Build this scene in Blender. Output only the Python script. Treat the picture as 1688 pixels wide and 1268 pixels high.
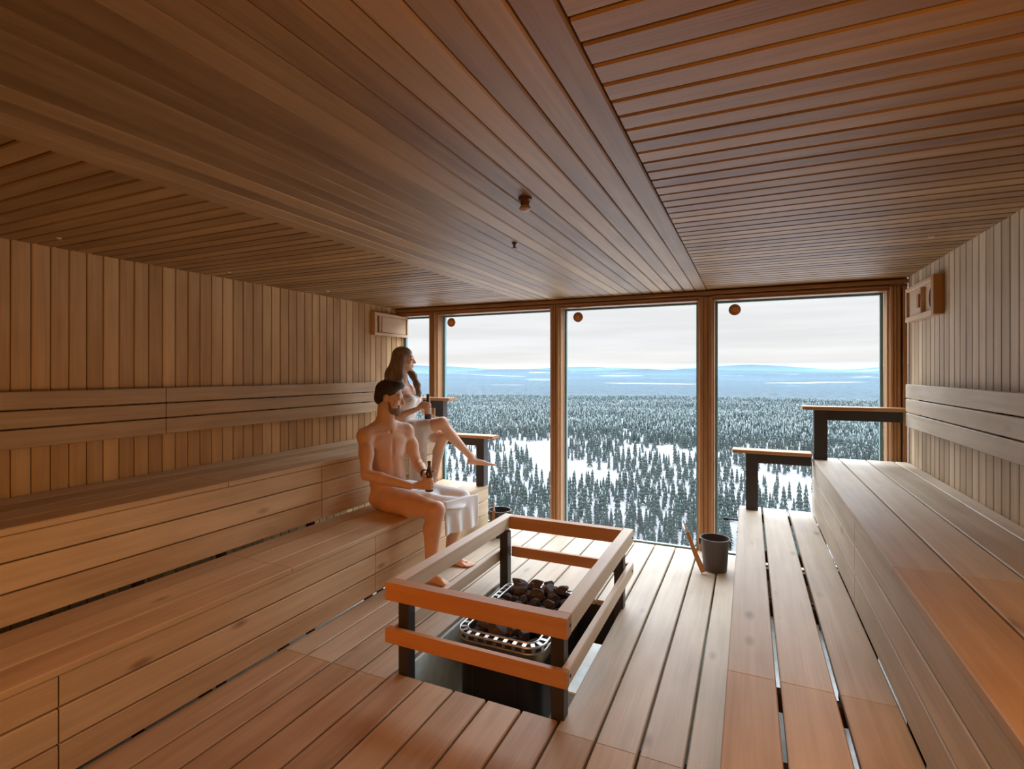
import bpy, math, random
import numpy as np
from math import sin, cos, pi, radians, atan, sqrt
from mathutils import Vector, Matrix
random.seed(7)
rng = np.random.default_rng(7)
for o in list(bpy.data.objects):
    bpy.data.objects.remove(o, do_unlink=True)
SC = bpy.context.scene
COL = SC.collection

# ------------------------------------------------------------------ camera
F = 858.0
cam_d = bpy.data.cameras.new('camera')
cam = bpy.data.objects.new('camera', cam_d)
COL.objects.link(cam)
cam.location = (0, 0, 1.55)
cam.rotation_euler = (radians(90), 0, atan(391 / 858.0))
cam_d.sensor_fit = 'HORIZONTAL'
cam_d.sensor_width = 36.0
cam_d.lens = 36.0 * F / 1688.0
cam_d.shift_y = -20.0 / 1688.0
cam_d.clip_start = 0.05
cam_d.clip_end = 60000
SC.camera = cam

# ------------------------------------------------------------------ exposure
vs = SC.view_settings
vs.view_transform = 'Standard'
vs.look = 'None'
vs.gamma = 1.0
vs.use_curve_mapping = False
vs.exposure = 0.22
try:
    SC.cycles.use_denoising = True
    SC.cycles.max_bounces = 8
    SC.cycles.diffuse_bounces = 5
    SC.cycles.sample_clamp_indirect = 6.0
except Exception:
    pass

# ------------------------------------------------------------------ sky
W = bpy.data.worlds.new('overcast_sky')
SC.world = W
W.use_nodes = True
nt = W.node_tree
for n in list(nt.nodes):
    nt.nodes.remove(n)
def wn(t, **k):
    n = nt.nodes.new(t)
    for a, b in k.items():
        setattr(n, a, b)
    return n
tc = wn('ShaderNodeTexCoord')
sep = wn('ShaderNodeSeparateXYZ')
nt.links.new(tc.outputs['Generated'], sep.inputs[0])
ramp = wn('ShaderNodeValToRGB')           # overcast: brighter towards the zenith
cr = ramp.color_ramp
SKY_TOP = 8.0
stops = [(0.0, (0.45, 0.47, 0.50)), (0.49, (0.50, 0.52, 0.55)), (0.503, (.85, .83, .82)),
         (0.53, (.80, .80, .815)), (0.575, (.84, .84, .85)), (0.66, (.92, .98, 1.08)), (1.0, (.90, .98, 1.12))]
while len(cr.elements) < len(stops):
    cr.elements.new(0.5)
for e, (p, c) in zip(cr.elements, stops):
    e.position = p
    e.color = (*c, 1)
mp = wn('ShaderNodeMapRange')
mp.inputs[1].default_value = -1
mp.inputs[2].default_value = 1
nt.links.new(sep.outputs[2], mp.inputs[0])
nt.links.new(mp.outputs[0], ramp.inputs[0])
# cloud streaks
mapn = wn('ShaderNodeMapping')
mapn.inputs['Scale'].default_value = (2.0, 2.0, 34.0)
nt.links.new(tc.outputs['Generated'], mapn.inputs[0])
noi = wn('ShaderNodeTexNoise')
noi.inputs['Scale'].default_value = 1.3
noi.inputs['Detail'].default_value = 4
nt.links.new(mapn.outputs[0], noi.inputs['Vector'])
cm = wn('ShaderNodeMapRange')
cm.inputs[1].default_value = 0.35
cm.inputs[2].default_value = 0.62
cm.inputs[3].default_value = 0.92
cm.inputs[4].default_value = 1.05
nt.links.new(noi.outputs[0], cm.inputs[0])
st = wn('ShaderNodeMapRange')             # strength against elevation
st.interpolation_type = 'SMOOTHSTEP'
st.inputs[1].default_value = 0.17
st.inputs[2].default_value = 0.55
st.inputs[3].default_value = 1.0
st.inputs[4].default_value = SKY_TOP
nt.links.new(sep.outputs[2], st.inputs[0])
mul = wn('ShaderNodeMath', operation='MULTIPLY')
nt.links.new(cm.outputs[0], mul.inputs[0])
nt.links.new(st.outputs[0], mul.inputs[1])
bg = wn('ShaderNodeBackground')
nt.links.new(ramp.outputs[0], bg.inputs[0])
nt.links.new(mul.outputs[0], bg.inputs[1])
wo = wn('ShaderNodeOutputWorld')
nt.links.new(bg.outputs[0], wo.inputs[0])

# ------------------------------------------------------------------ lights
def area(name, loc, target, sx, sy, power, col, portal=False, spread=pi):
    l = bpy.data.lights.new(name, 'AREA')
    l.shape = 'RECTANGLE'
    l.size = sx
    l.size_y = sy
    l.energy = power
    l.color = col
    l.spread = spread
    o = bpy.data.objects.new(name, l)
    COL.objects.link(o)
    o.location = loc
    d = Vector(target) - Vector(loc)
    o.rotation_euler = d.to_track_quat('-Z', 'Y').to_euler()
    if portal:
        l.cycles.is_portal = True
    return o
area('window_portal', (-1.27, 5.02, 1.0), (-1.27, 4.0, 1.0), 4.8, 2.6, 1, (1, 1, 1), portal=True)
# warm lamps of the sauna, on the wall behind the photographer
area('warm_lamp', (0.75, -1.0, 1.25), (0.5, -0.2, 2.3), 0.7, 0.4, 11, (1.0, 0.46, 0.12), spread=radians(84))
area('warm_lamp', (0.6, -1.0, 2.1), (0.66, 1.0, 0.88), 0.4, 0.3, 1.3, (1.0, 0.30, 0.05), spread=radians(40))
area('warm_lamp', (-1.5, -1.1, 2.0), (-1.6, 2.0, .4), 1.6, 0.4, 3.4, (1.0, 0.29, 0.03), spread=radians(50))
area('warm_lamp', (-0.9, -1.1, 1.0), (-3.5, 1.9, 1.1), 0.5, 0.5, 4.6, (1.0, 0.48, 0.13), spread=radians(76))

area('fill_light', (0.1, -0.7, 2.2), (0.35, 1.2, .4), 0.6, 0.4, 7, (1.0, 0.60, 0.32), spread=radians(74))  # added fill for the dim near right side, no lamp fixture there

# ------------------------------------------------------------------ materials
def mat(name):
    m = bpy.data.materials.new(name)
    m.use_nodes = True
    return m, m.node_tree, m.node_tree.nodes['Principled BSDF']

def plain(name, col, rough=0.5, metal=0.0, bump=0.0, bscale=60, sss=0.0, vary=0.0, spec=None):
    m, t, b = mat(name)
    b.inputs['Base Color'].default_value = (*col, 1)
    b.inputs['Roughness'].default_value = rough
    b.inputs['Metallic'].default_value = metal
    if spec is not None:
        b.inputs['Specular IOR Level'].default_value = spec
    if sss:
        b.inputs['Subsurface Weight'].default_value = sss
        b.inputs['Subsurface Radius'].default_value = (0.02, 0.008, 0.004)
        b.inputs['Subsurface Scale'].default_value = 1.0
    if bump or vary:
        c = t.nodes.new('ShaderNodeTexCoord')
        n = t.nodes.new('ShaderNodeTexNoise')
        n.inputs['Scale'].default_value = bscale
        n.inputs['Detail'].default_value = 4
        t.links.new(c.outputs['Object'], n.inputs['Vector'])
        if bump:
            bp = t.nodes.new('ShaderNodeBump')
            bp.inputs['Strength'].default_value = bump
            bp.inputs['Distance'].default_value = 0.004
            t.links.new(n.outputs[0], bp.inputs['Height'])
            t.links.new(bp.outputs[0], b.inputs['Normal'])
        if vary:
            r = t.nodes.new('ShaderNodeValToRGB')
            r.color_ramp.elements[0].position = 0.3
            r.color_ramp.elements[1].position = 0.7
            r.color_ramp.elements[0].color = (*[v * (1 - vary) for v in col], 1)
            r.color_ramp.elements[1].color = (*[min(1, v * (1 + vary)) for v in col], 1)
            t.links.new(n.outputs[0], r.inputs[0])
            t.links.new(r.outputs[0], b.inputs['Base Color'])
    return m

def wood(name, dark, light, axis, rough=0.5, knots=0.0, var=0.55, bump=0.25, spec=0.35):
    """boards: one island per board; grain along axis"""
    m, t, b = mat(name)
    N, L = t.nodes, t.links
    c = N.new('ShaderNodeTexCoord')
    g = N.new('ShaderNodeNewGeometry')
    isl = N.new('ShaderNodeMath'); isl.operation = 'MULTIPLY'; isl.inputs[1].default_value = 37.0
    L.new(g.outputs['Random Per Island'], isl.inputs[0])
    addv = N.new('ShaderNodeVectorMath'); addv.operation = 'ADD'
    comb = N.new('ShaderNodeCombineXYZ')
    for i in range(3):
        L.new(isl.outputs[0], comb.inputs[i])
    L.new(c.outputs['Object'], addv.inputs[0])
    L.new(comb.outputs[0], addv.inputs[1])
    def mapped(s_long, s_cross):
        mm = N.new('ShaderNodeMapping')
        sc = [s_cross] * 3
        sc['xyz'.index(axis)] = s_long
        mm.inputs['Scale'].default_value = sc
        L.new(addv.outputs[0], mm.inputs[0])
        return mm
    m1 = mapped(0.8, 26)
    n1 = N.new('ShaderNodeTexNoise'); n1.inputs['Scale'].default_value = 1.0; n1.inputs['Detail'].default_value = 5
    n1.inputs['Distortion'].default_value = 0.6
    L.new(m1.outputs[0], n1.inputs['Vector'])
    m2 = mapped(3.0, 150)
    n2 = N.new('ShaderNodeTexNoise'); n2.inputs['Scale'].default_value = 1.0; n2.inputs['Detail'].default_value = 3
    L.new(m2.outputs[0], n2.inputs['Vector'])
    m3 = mapped(2.2, 8)
    n3 = N.new('ShaderNodeTexNoise'); n3.inputs['Scale'].default_value = 1.0; n3.inputs['Detail'].default_value = 2
    L.new(m3.outputs[0], n3.inputs['Vector'])
    def madd(a, f, b2=None, cst=0.0):
        q = N.new('ShaderNodeMath'); q.operation = 'MULTIPLY_ADD'
        L.new(a, q.inputs[0]); q.inputs[1].default_value = f
        if b2 is not None:
            L.new(b2, q.inputs[2])
        else:
            q.inputs[2].default_value = cst
        return q.outputs[0]
    s = madd(n1.outputs[0], 0.55, None, 0.0)
    s = madd(n2.outputs[0], 0.30, s)
    s = madd(n3.outputs[0], 0.60, s)
    s = madd(g.outputs['Random Per Island'], var * 0.6, s)
    s = madd(s, 1.35, None, -0.56 - var * 0.2)
    r = N.new('ShaderNodeValToRGB')
    r.color_ramp.elements[0].position = 0.0
    r.color_ramp.elements[1].position = 1.0
    r.color_ramp.elements[0].color = (*dark, 1)
    r.color_ramp.elements[1].color = (*light, 1)
    L.new(s, r.inputs[0])
    out = r.outputs[0]
    if knots:
        mk = mapped(2.0, 5.0)
        v = N.new('ShaderNodeTexVoronoi'); v.inputs['Scale'].default_value = 1.0
        L.new(mk.outputs[0], v.inputs['Vector'])
        kr = N.new('ShaderNodeMapRange')
        kr.inputs[1].default_value = 0.03; kr.inputs[2].default_value = 0.13
        kr.inputs[3].default_value = knots; kr.inputs[4].default_value = 0.0
        L.new(v.outputs['Distance'], kr.inputs[0])
        mx = N.new('ShaderNodeMix'); mx.data_type = 'RGBA'
        L.new(kr.outputs[0], mx.inputs[0])
        L.new(out, mx.inputs[6])
        mx.inputs[7].default_value = (dark[0] * .45, dark[1] * .35, dark[2] * .3, 1)
        out = mx.outputs[2]
    L.new(out, b.inputs['Base Color'])
    b.inputs['Roughness'].default_value = rough
    b.inputs['Specular IOR Level'].default_value = spec
    bp = N.new('ShaderNodeBump'); bp.inputs['Strength'].default_value = bump; bp.inputs['Distance'].default_value = 0.002
    L.new(n2.outputs[0], bp.inputs['Height'])
    L.new(bp.outputs[0], b.inputs['Normal'])
    return m

M = {}
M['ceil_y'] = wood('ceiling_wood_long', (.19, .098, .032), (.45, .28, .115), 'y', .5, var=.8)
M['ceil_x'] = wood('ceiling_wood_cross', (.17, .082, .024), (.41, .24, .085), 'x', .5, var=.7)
M['wall_z'] = wood('wall_panel_wood', (.34, .185, .068), (.66, .44, .21), 'z', .5, var=.7)
M['bench_y'] = wood('bench_wood', (.41, .27, .14), (.74, .57, .36), 'y', .5, knots=.65)
M['deck_y'] = wood('deck_wood', (.32, .205, .110), (.60, .45, .29), 'y', .5, knots=.35, var=.4)
M['back_y'] = wood('backrest_wood', (.28, .17, .085), (.56, .41, .25), 'y', .5)
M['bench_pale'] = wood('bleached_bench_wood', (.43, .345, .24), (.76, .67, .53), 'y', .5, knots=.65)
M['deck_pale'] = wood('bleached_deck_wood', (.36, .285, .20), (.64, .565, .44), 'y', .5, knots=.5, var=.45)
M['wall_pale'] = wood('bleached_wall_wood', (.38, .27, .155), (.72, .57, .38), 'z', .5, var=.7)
M['frame_z'] = wood('window_frame_wood', (.32, .15, .060), (.58, .34, .165), 'z', .4, var=.4)
M['frame_x'] = wood('window_head_wood', (.23, .10, .036), (.42, .21, .09), 'x', .4, var=.4)
M['rail_x'] = wood('guard_wood_cross', (.42, .185, .06), (.60, .33, .14), 'x', .45, var=.3)  # orange of the warm light is put into this wood colour
M['rail_y'] = wood('guard_wood_long', (.58, .45, .31), (.83, .72, .56), 'y', .45, var=.3)  # same wood made paler, daylight on the rail tops put into the colour
M['vent_y'] = wood('vent_wood', (.50, .32, .18), (.70, .50, .32), 'y', .5, var=.2)
M['vent_warm'] = wood('vent_warm_wood', (.40, .17, .05), (.55, .28, .10), 'z', .5, var=.2)
M['ladle_w'] = wood('ladle_wood', (.32, .15, .06), (.50, .27, .12), 'z', .5, var=.2)
M['dark'] = plain('dark_void_board', (.035, .018, .010), .9)
M['black'] = plain('black_painted_steel', (.030, .027, .026), .45, 0.0, bump=.1, bscale=80)
M['steel'] = plain('brushed_steel', (.50, .50, .48), .34, 1.0, bump=.05, bscale=30)
M['bronze'] = plain('bronze_band', (.30, .19, .10), .35, 0.9)
M['heater'] = plain('heater_black_enamel', (.016, .013, .012), .28)
M['tile'] = plain('grey_green_tile', (.70, .78, .76), .25, 0, bump=.1, bscale=12, vary=.15)
M['pit'] = plain('galvanised_sheet', (.74, .93, .92), .3, .0, bump=.05, bscale=14, vary=.1)
M['stone'] = plain('sauna_stone', (.065, .052, .046), .8, 0, bump=.9, bscale=28, vary=.5)
M['bucket'] = plain('dark_grey_bucket', (.085, .075, .070), .5, .3)
M['bucket_in'] = plain('bucket_inside', (.05, .045, .045), .6)
M['glass_bottle'] = plain('brown_bottle_glass', (.085, .030, .012), .08, 0, spec=.8)
M['bottle_dark'] = plain('bottle_base', (.03, .03, .04), .1, 0)
M['label'] = plain('paper_label', (.62, .47, .36), .6)
M['cap'] = plain('disc_copper', (.42, .18, .075), .5)
M['capc'] = plain('disc_core', (.72, .31, .07), .5)
M['skin_m'] = plain('tanned_skin', (.66, .39, .25), .45, 0, sss=.08, vary=.06, bscale=9)
M['skin_w'] = plain('fair_skin', (.68, .41, .28), .45, 0, sss=.08, vary=.05, bscale=9)
M['hair_m'] = plain('dark_brown_hair', (.035, .018, .010), .6, 0, bump=1.0, bscale=160)
M['beard'] = plain('brown_beard', (.21, .115, .065), .7, 0, bump=.8, bscale=200)
M['hair_w'] = plain('long_brown_hair', (.17, .10, .060), .5, 0, bump=.8, bscale=110, vary=.35)
def hair_mat(name, ca, cb):
    m, t, b = mat(name)
    c = t.nodes.new('ShaderNodeTexCoord'); mm = t.nodes.new('ShaderNodeMapping'); mm.inputs['Scale'].default_value = (110, 110, 7)
    n = t.nodes.new('ShaderNodeTexNoise'); n.inputs['Scale'].default_value = 1; n.inputs['Detail'].default_value = 3; n.inputs['Distortion'].default_value = .5
    r = t.nodes.new('ShaderNodeValToRGB'); r.color_ramp.elements[0].position = .3; r.color_ramp.elements[1].position = .72
    r.color_ramp.elements[0].color = (*ca, 1); r.color_ramp.elements[1].color = (*cb, 1)
    bp = t.nodes.new('ShaderNodeBump'); bp.inputs['Strength'].default_value = .7; bp.inputs['Distance'].default_value = .004
    t.links.new(c.outputs['Object'], mm.inputs[0]); t.links.new(mm.outputs[0], n.inputs['Vector']); t.links.new(n.outputs[0], r.inputs[0])
    t.links.new(r.outputs[0], b.inputs['Base Color']); t.links.new(n.outputs[0], bp.inputs['Height']); t.links.new(bp.outputs[0], b.inputs['Normal'])
    b.inputs['Roughness'].default_value = .45
    return m
M['hair_w'] = hair_mat('long_brown_hair_strands', (.09, .048, .026), (.30, .19, .12))
M['towel'] = plain('white_towel', (.80, .82, .84), .9, 0, bump=.6, bscale=180)
M['towel_w'] = plain('cream_towel', (.80, .76, .72), .9, 0, bump=.6, bscale=180)
M['lip'] = plain('lips', (.40, .13, .09), .5)
M['eye'] = plain('eye_dark', (.05, .03, .02), .25)
M['watch'] = plain('black_wrist_strap', (.02, .02, .022), .5)
M['plastic'] = plain('pale_plastic', (.55, .38, .28), .5)
M['sensor'] = plain('dark_sensor', (.12, .06, .035), .5)
M['lens'] = plain('light_lens', (.75, .55, .35), .3)
M['sandal'] = plain('brown_sole', (.14, .06, .03), .7)

# window glass
gm, gt, gb = mat('window_glass')
gt.nodes.remove(gb)
tr = gt.nodes.new('ShaderNodeBsdfTransparent'); tr.inputs[0].default_value = (.965, .975, .97, 1)
gl = gt.nodes.new('ShaderNodeBsdfGlossy'); gl.inputs['Roughness'].default_value = 0.0
fr = gt.nodes.new('ShaderNodeFresnel'); fr.inputs[0].default_value = 1.35
mxs = gt.nodes.new('ShaderNodeMixShader')
gt.links.new(fr.outputs[0], mxs.inputs[0]); gt.links.new(tr.outputs[0], mxs.inputs[1]); gt.links.new(gl.outputs[0], mxs.inputs[2])
gt.links.new(mxs.outputs[0], gt.nodes['Material Output'].inputs[0])
M['glass'] = gm
M['glassedge'] = plain('glass_edge_teal', (.16, .30, .31), .2)

# ------------------------------------------------------------------ mesh helpers
class B:
    def __init__(s):
        s.v = []; s.f = []; s.mi = []
    def add(s, vs_, fs_, mi=0):
        o = len(s.v)
        s.v += [tuple(v) for v in vs_]
        s.f += [tuple(i + o for i in f) for f in fs_]
        s.mi += [mi] * len(fs_)
    def box(s, x0, x1, y0, y1, z0, z1, ch=0.0, ax='y', mi=0):
        lo = [min(x0, x1), min(y0, y1), min(z0, z1)]; hi = [max(x0, x1), max(y0, y1), max(z0, z1)]
        a = 'xyz'.index(ax); u, w = [(1, 2), (2, 0), (0, 1)][a]
        if ch <= 0:
            pr = [(lo[u], lo[w]), (hi[u], lo[w]), (hi[u], hi[w]), (lo[u], hi[w])]
        else:
            c = min(ch, (hi[u] - lo[u]) * .45, (hi[w] - lo[w]) * .45)
            pr = [(lo[u] + c, lo[w]), (hi[u] - c, lo[w]), (hi[u], lo[w] + c), (hi[u], hi[w] - c),
                  (hi[u] - c, hi[w]), (lo[u] + c, hi[w]), (lo[u], hi[w] - c), (lo[u], lo[w] + c)]
        n = len(pr); vv = []
        for e in (lo[a], hi[a]):
            for p in pr:
                q = [0, 0, 0]; q[a] = e; q[u] = p[0]; q[w] = p[1]; vv.append(q)
        ff = [(i, (i + 1) % n, n + (i + 1) % n, n + i) for i in range(n)] + [tuple(range(n))[::-1], tuple(range(n, 2 * n))]
        s.add(vv, ff, mi)
    def tube(s, pts, rad, n=12, caps=True, mi=0, closed=False):
        P = [Vector(p) for p in pts]; k = len(P)
        R = rad if isinstance(rad, (list, tuple)) else [rad] * k
        vv = []; up = None
        for i in range(k):
            if closed:
                d = P[(i + 1) % k] - P[i - 1]
            else:
                d = P[min(i + 1, k - 1)] - P[max(i - 1, 0)]
            d.normalize()
            if up is None:
                up = Vector((0, 0, 1)) if abs(d.z) < .9 else Vector((1, 0, 0))
            side = d.cross(up).normalized(); up2 = side.cross(d).normalized(); up = up2
            for j in range(n):
                t = 2 * pi * j / n
                vv.append(P[i] + (side * cos(t) + up2 * sin(t)) * R[i])
        ff = []
        rg = k if closed else k - 1
        for i in range(rg):
            i2 = (i + 1) % k
            for j in range(n):
                ff.append((i * n + j, i * n + (j + 1) % n, i2 * n + (j + 1) % n, i2 * n + j))
        if caps and not closed:
            ff += [tuple(range(n)), tuple(range((k - 1) * n, k * n))[::-1]]
        s.add(vv, ff, mi)
    def lathe(s, c, prof, n=32, mi=0, axis=Vector((0, 0, 1)), cap=True):
        q = Vector((0, 0, 1)).rotation_difference(Vector(axis).normalized())
        vv = []
        for (r, z) in prof:
            for j in range(n):
                t = 2 * pi * j / n
                vv.append(Vector(c) + q @ Vector((r * cos(t), r * sin(t), z)))
        ff = []
        for i in range(len(prof) - 1):
            for j in range(n):
                ff.append((i * n + j, i * n + (j + 1) % n, (i + 1) * n + (j + 1) % n, (i + 1) * n + j))
        if cap and prof[0][0] > .0015:
            ff.append(tuple(range(n))[::-1])
        if cap and prof[-1][0] > .0015:
            ff.append(tuple(range((len(prof) - 1) * n, len(prof) * n)))
        s.add(vv, ff, mi)
    def build(s, name, mats, parent=None, smooth=False, origin=None):
        return mesh(name, s.v, s.f, mats, parent, smooth, origin, s.mi)

def mesh(name, v, f, mats, parent=None, smooth=False, origin=None, mi=None):
    v = np.asarray(v, dtype=np.float64).reshape(-1, 3)
    if parent is not None:
        base = np.array(world_loc(parent))
    elif origin is not None:
        base = np.array(origin, dtype=float)
    else:
        base = np.array([(v[:, 0].min() + v[:, 0].max()) / 2, (v[:, 1].min() + v[:, 1].max()) / 2, v[:, 2].min()])
    own = np.zeros(3)
    me = bpy.data.meshes.new(name)
    me.from_pydata((v - base).tolist(), [], f)
    if not isinstance(mats, (list, tuple)):
        mats = [mats]
    for m_ in mats:
        me.materials.append(m_)
    if mi is not None and len(mats) > 1:
        me.polygons.foreach_set('material_index', mi)
    if smooth:
        me.polygons.foreach_set('use_smooth', [True] * len(me.polygons))
    me.validate()
    me.update()
    o = bpy.data.objects.new(name, me)
    COL.objects.link(o)
    if parent is not None:
        o.parent = parent
    else:
        o.location = base
    return o

def world_loc(o):
    l = Vector(o.location)
    while o.parent:
        o = o.parent
        l = l + Vector(o.location)
    return tuple(l)

def thing(name, label, cat, loc, group=None):
    o = bpy.data.objects.new(name, None)
    COL.objects.link(o)
    o.location = loc
    o.empty_display_size = 0.1
    return tag(o, label, cat, group)
def tag(o, label, cat, group=None):
    o['label'] = label; o['category'] = cat
    if group:
        o['group'] = group
    return o
def struct(o, label=None, cat=None):
    o['kind'] = 'structure'
    if label:
        o['label'] = label
    if cat:
        o['category'] = cat
    return o
def autosmooth(o, ang=35):
    me = o.data
    me.polygons.foreach_set('use_smooth', [True] * len(me.polygons))
    try:
        me.set_sharp_from_angle(angle=radians(ang))
    except Exception:
        pass
    return o

# ------------------------------------------------------------------ room
XL, XR, YB, YW = -3.615, 1.085, -1.3, 4.79
ZC = 2.26
JY = 2.13
UB = 0.88; LB = 0.44
HX0, HX1, HY0, HY1 = -1.665, -0.77, 2.19, 3.47     # stove pit opening in the deck

# deck
b = B()
P_ = 0.18; g_ = 0.0055
k = -15
while True:
    x0 = -0.77 + k * P_; x1 = x0 + P_
    k += 1
    if x0 < -2.42 - .02:
        continue
    if x0 > -0.05:
        break
    a0, a1 = max(x0, -2.40) + g_, min(x1, -0.045) - g_
    if a1 - a0 < .02:
        continue
    if x0 > HX0 - .03 and x1 < HX1 + .03:
        segs = [(YB, HY0), (HY1, YW)]
    else:
        segs = [(YB, JY - .002), (JY + .002, YW)]
    for (s0, s1) in segs:
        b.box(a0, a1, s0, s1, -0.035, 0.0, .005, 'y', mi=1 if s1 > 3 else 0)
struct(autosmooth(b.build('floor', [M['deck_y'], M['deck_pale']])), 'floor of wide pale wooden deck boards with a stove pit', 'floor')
# joists under the deck
b = B()
for y in (YB + .1, .4, 1.2, JY, 2.13 - .06 + .12 + .9 * 0, 4.1, 4.70):
    for (xa, xb) in ((-2.40, HX0 - .01), (HX1 + .01, XR)) if HY0 < y < HY1 else ((-2.40, XR),):
        b.box(xa, xb, y - .02, y + .02, -.13, -.037)
struct(b.build('trim_1', M['dark']), 'dark joists below the deck boards', 'trim')
# concrete slab under everything
b = B()
b.box(XL - .1, XR + .1, YB - .1, 5.05, -.52, -.45)
struct(b.build('floor', M['tile']), 'grey green tiled slab below the deck', 'floor')

# walls
def boards_wall(name, x, sgn, y0, y1, z0, z1, lab, wm='wall_z'):
    b = B()
    y = y1
    while y > y0:
        ya = max(y - .0885, y0)
        b.box(x, x + sgn * .02, ya + .0025, y - .0025, z0, z1, .004, 'z')
        y -= .0885
    b.box(x + sgn * .014, x + sgn * .05, y0, y1, z0, z1, mi=1)
    struct(b.build(name, [M[wm], M['dark']]), lab, 'wall')
boards_wall('wall_left', XL, -1, YB, 4.97, -.45, ZC + .04, 'left wall of narrow vertical wooden boards')
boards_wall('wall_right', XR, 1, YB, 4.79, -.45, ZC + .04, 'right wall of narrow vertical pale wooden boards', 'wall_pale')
b = B()
x = XL
while x < XR:
    b.box(x + .0025, min(x + .0885, XR) - .0025, YB - .02, YB, -.45, ZC + .04, .004, 'z')
    x += .0885
b.box(XL, XR, YB - .05, YB - .014, -.45, ZC + .04, mi=1)
struct(b.build('wall_back', [M['wall_z'], M['dark']]), 'wall behind the photographer of vertical wooden boards', 'wall')

# ceiling: middle field along the room, side fields across it
CX0, CX1 = -2.045, -0.335
b = B()
n = 19; wdt = (CX1 - CX0) / n
for i in range(n):
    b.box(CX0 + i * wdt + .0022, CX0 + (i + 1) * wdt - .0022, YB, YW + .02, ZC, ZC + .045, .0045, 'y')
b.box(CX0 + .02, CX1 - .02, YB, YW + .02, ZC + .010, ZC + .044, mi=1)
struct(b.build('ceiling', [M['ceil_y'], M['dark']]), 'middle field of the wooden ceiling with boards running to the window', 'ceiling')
for (xa, xb, lab) in ((XL, CX0 - .004, 'left field of the wooden ceiling with boards running across'),
                      (CX1 + .004, XR, 'right field of the wooden ceiling with boards running across')):
    b = B()
    y = YW + .02
    while y > YB:
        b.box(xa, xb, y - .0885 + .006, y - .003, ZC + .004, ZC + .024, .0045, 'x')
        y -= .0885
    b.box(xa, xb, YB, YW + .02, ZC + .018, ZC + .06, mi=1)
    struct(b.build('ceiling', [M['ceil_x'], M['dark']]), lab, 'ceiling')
b = B()
b.box(XL - .1, XR + .1, YB - .1, 5.0, ZC + .06, ZC + .2)
struct(b.build('ceiling', M['dark']), 'dark slab above the ceiling boards', 'ceiling')

# window wall
b = B()
b.box(XL, XR, YW + .022, 4.99, ZC - .085, ZC + .075, .004, 'x')
b.box(XL, XR, YW - .012, YW + .02, ZC - .038, ZC - .008, .003, 'x')
b.box(XL, XR, YW + .0, YW + .03, ZC - .062, ZC - .046, .003, 'x')
struct(b.build('trim_2', M['frame_x']), 'brown wooden head rail above the windows', 'trim')
b = B()
b.box(XL, XR, YW + .004, 4.99, -.45, -.045, .002, 'x')
struct(b.build('trim_3', M['frame_x']), 'wooden sill rail below the windows', 'trim')
def post(name, xa, xb, lab, deep=True):
    b = B()
    # stepped profile: middle fillet and side fillets
    w = xb - xa
    b.box(xa + .012, xb - .012, YW + .012, 4.99, -.045, ZC - .085, .004, 'z')
    b.box(xa, xa + .05, YW + .035, 4.93, -.045, ZC - .085, .004, 'z')
    b.box(xb - .05, xb, YW + .035, 4.93, -.045, ZC - .085, .004, 'z')
    nn = 3
    sw = (w - .03) / nn
    for i in range(nn):
        b.box(xa + .015 + i * sw + .002, xa + .015 + (i + 1) * sw - .002, YW, YW + .02, -.045, ZC - .04, .004, 'z')
    return struct(b.build(name, M['frame_z']), lab, 'window post')
post('trim_4', -3.195, -3.09, 'brown corner window post beside the narrow pane')
post('trim_5', -1.787, -1.675, 'brown window post between the left and middle panes')
post('trim_6', -0.41, -0.275, 'brown window post between the middle and right panes')
post('trim_7', 0.960, 1.055, 'brown window post at the right wall')
b = B()
b.box(XR - .03, XR + .0, YW + .0, 4.99, -.45, ZC + .0, .004, 'z')
b.box(1.055, XR - .03, YW + .03, 4.99, -.45, ZC - .085, .004, 'z')
struct(b.build('trim_8', M['frame_z']), 'narrow wooden corner trim at the right wall', 'trim')
panes = [(-3.61, -3.195, 'narrow floor-to-ceiling window at the left corner'),
         (-3.09, -1.787, 'left large floor-to-ceiling window'),
         (-1.675, -.41, 'middle large floor-to-ceiling window'),
         (-.275, .960, 'right large floor-to-ceiling window')]
for i, (xa, xb, lab) in enumerate(panes):
    e = bpy.data.objects.new('window_%d' % (i + 1), None); COL.objects.link(e)
    e.location = ((xa + xb) / 2, 4.95, -.045)
    struct(e, lab, 'window')
    b = B()
    b.add([(xa, 4.952, -.045), (xb, 4.952, -.045), (xb, 4.952, ZC - .08), (xa, 4.952, ZC - .08)], [(0, 1, 2, 3)])
    b.build('glass_pane', M['glass'], e)
    b = B()
    t = .022
    b.box(xa, xa + t, 4.935, 4.975, -.045, ZC - .085, .002, 'z')
    b.box(xb - t, xb, 4.935, 4.975, -.045, ZC - .085, .002, 'z')
    b.box(xa + t, xb - t, 4.935, 4.975, ZC - .10, ZC - .085, .002, 'x')
    b.box(xa + t, xb - t, 4.935, 4.975, -.045, -.03, .002, 'x')
    b.build('pane_frame', M['glassedge'], e)

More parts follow.
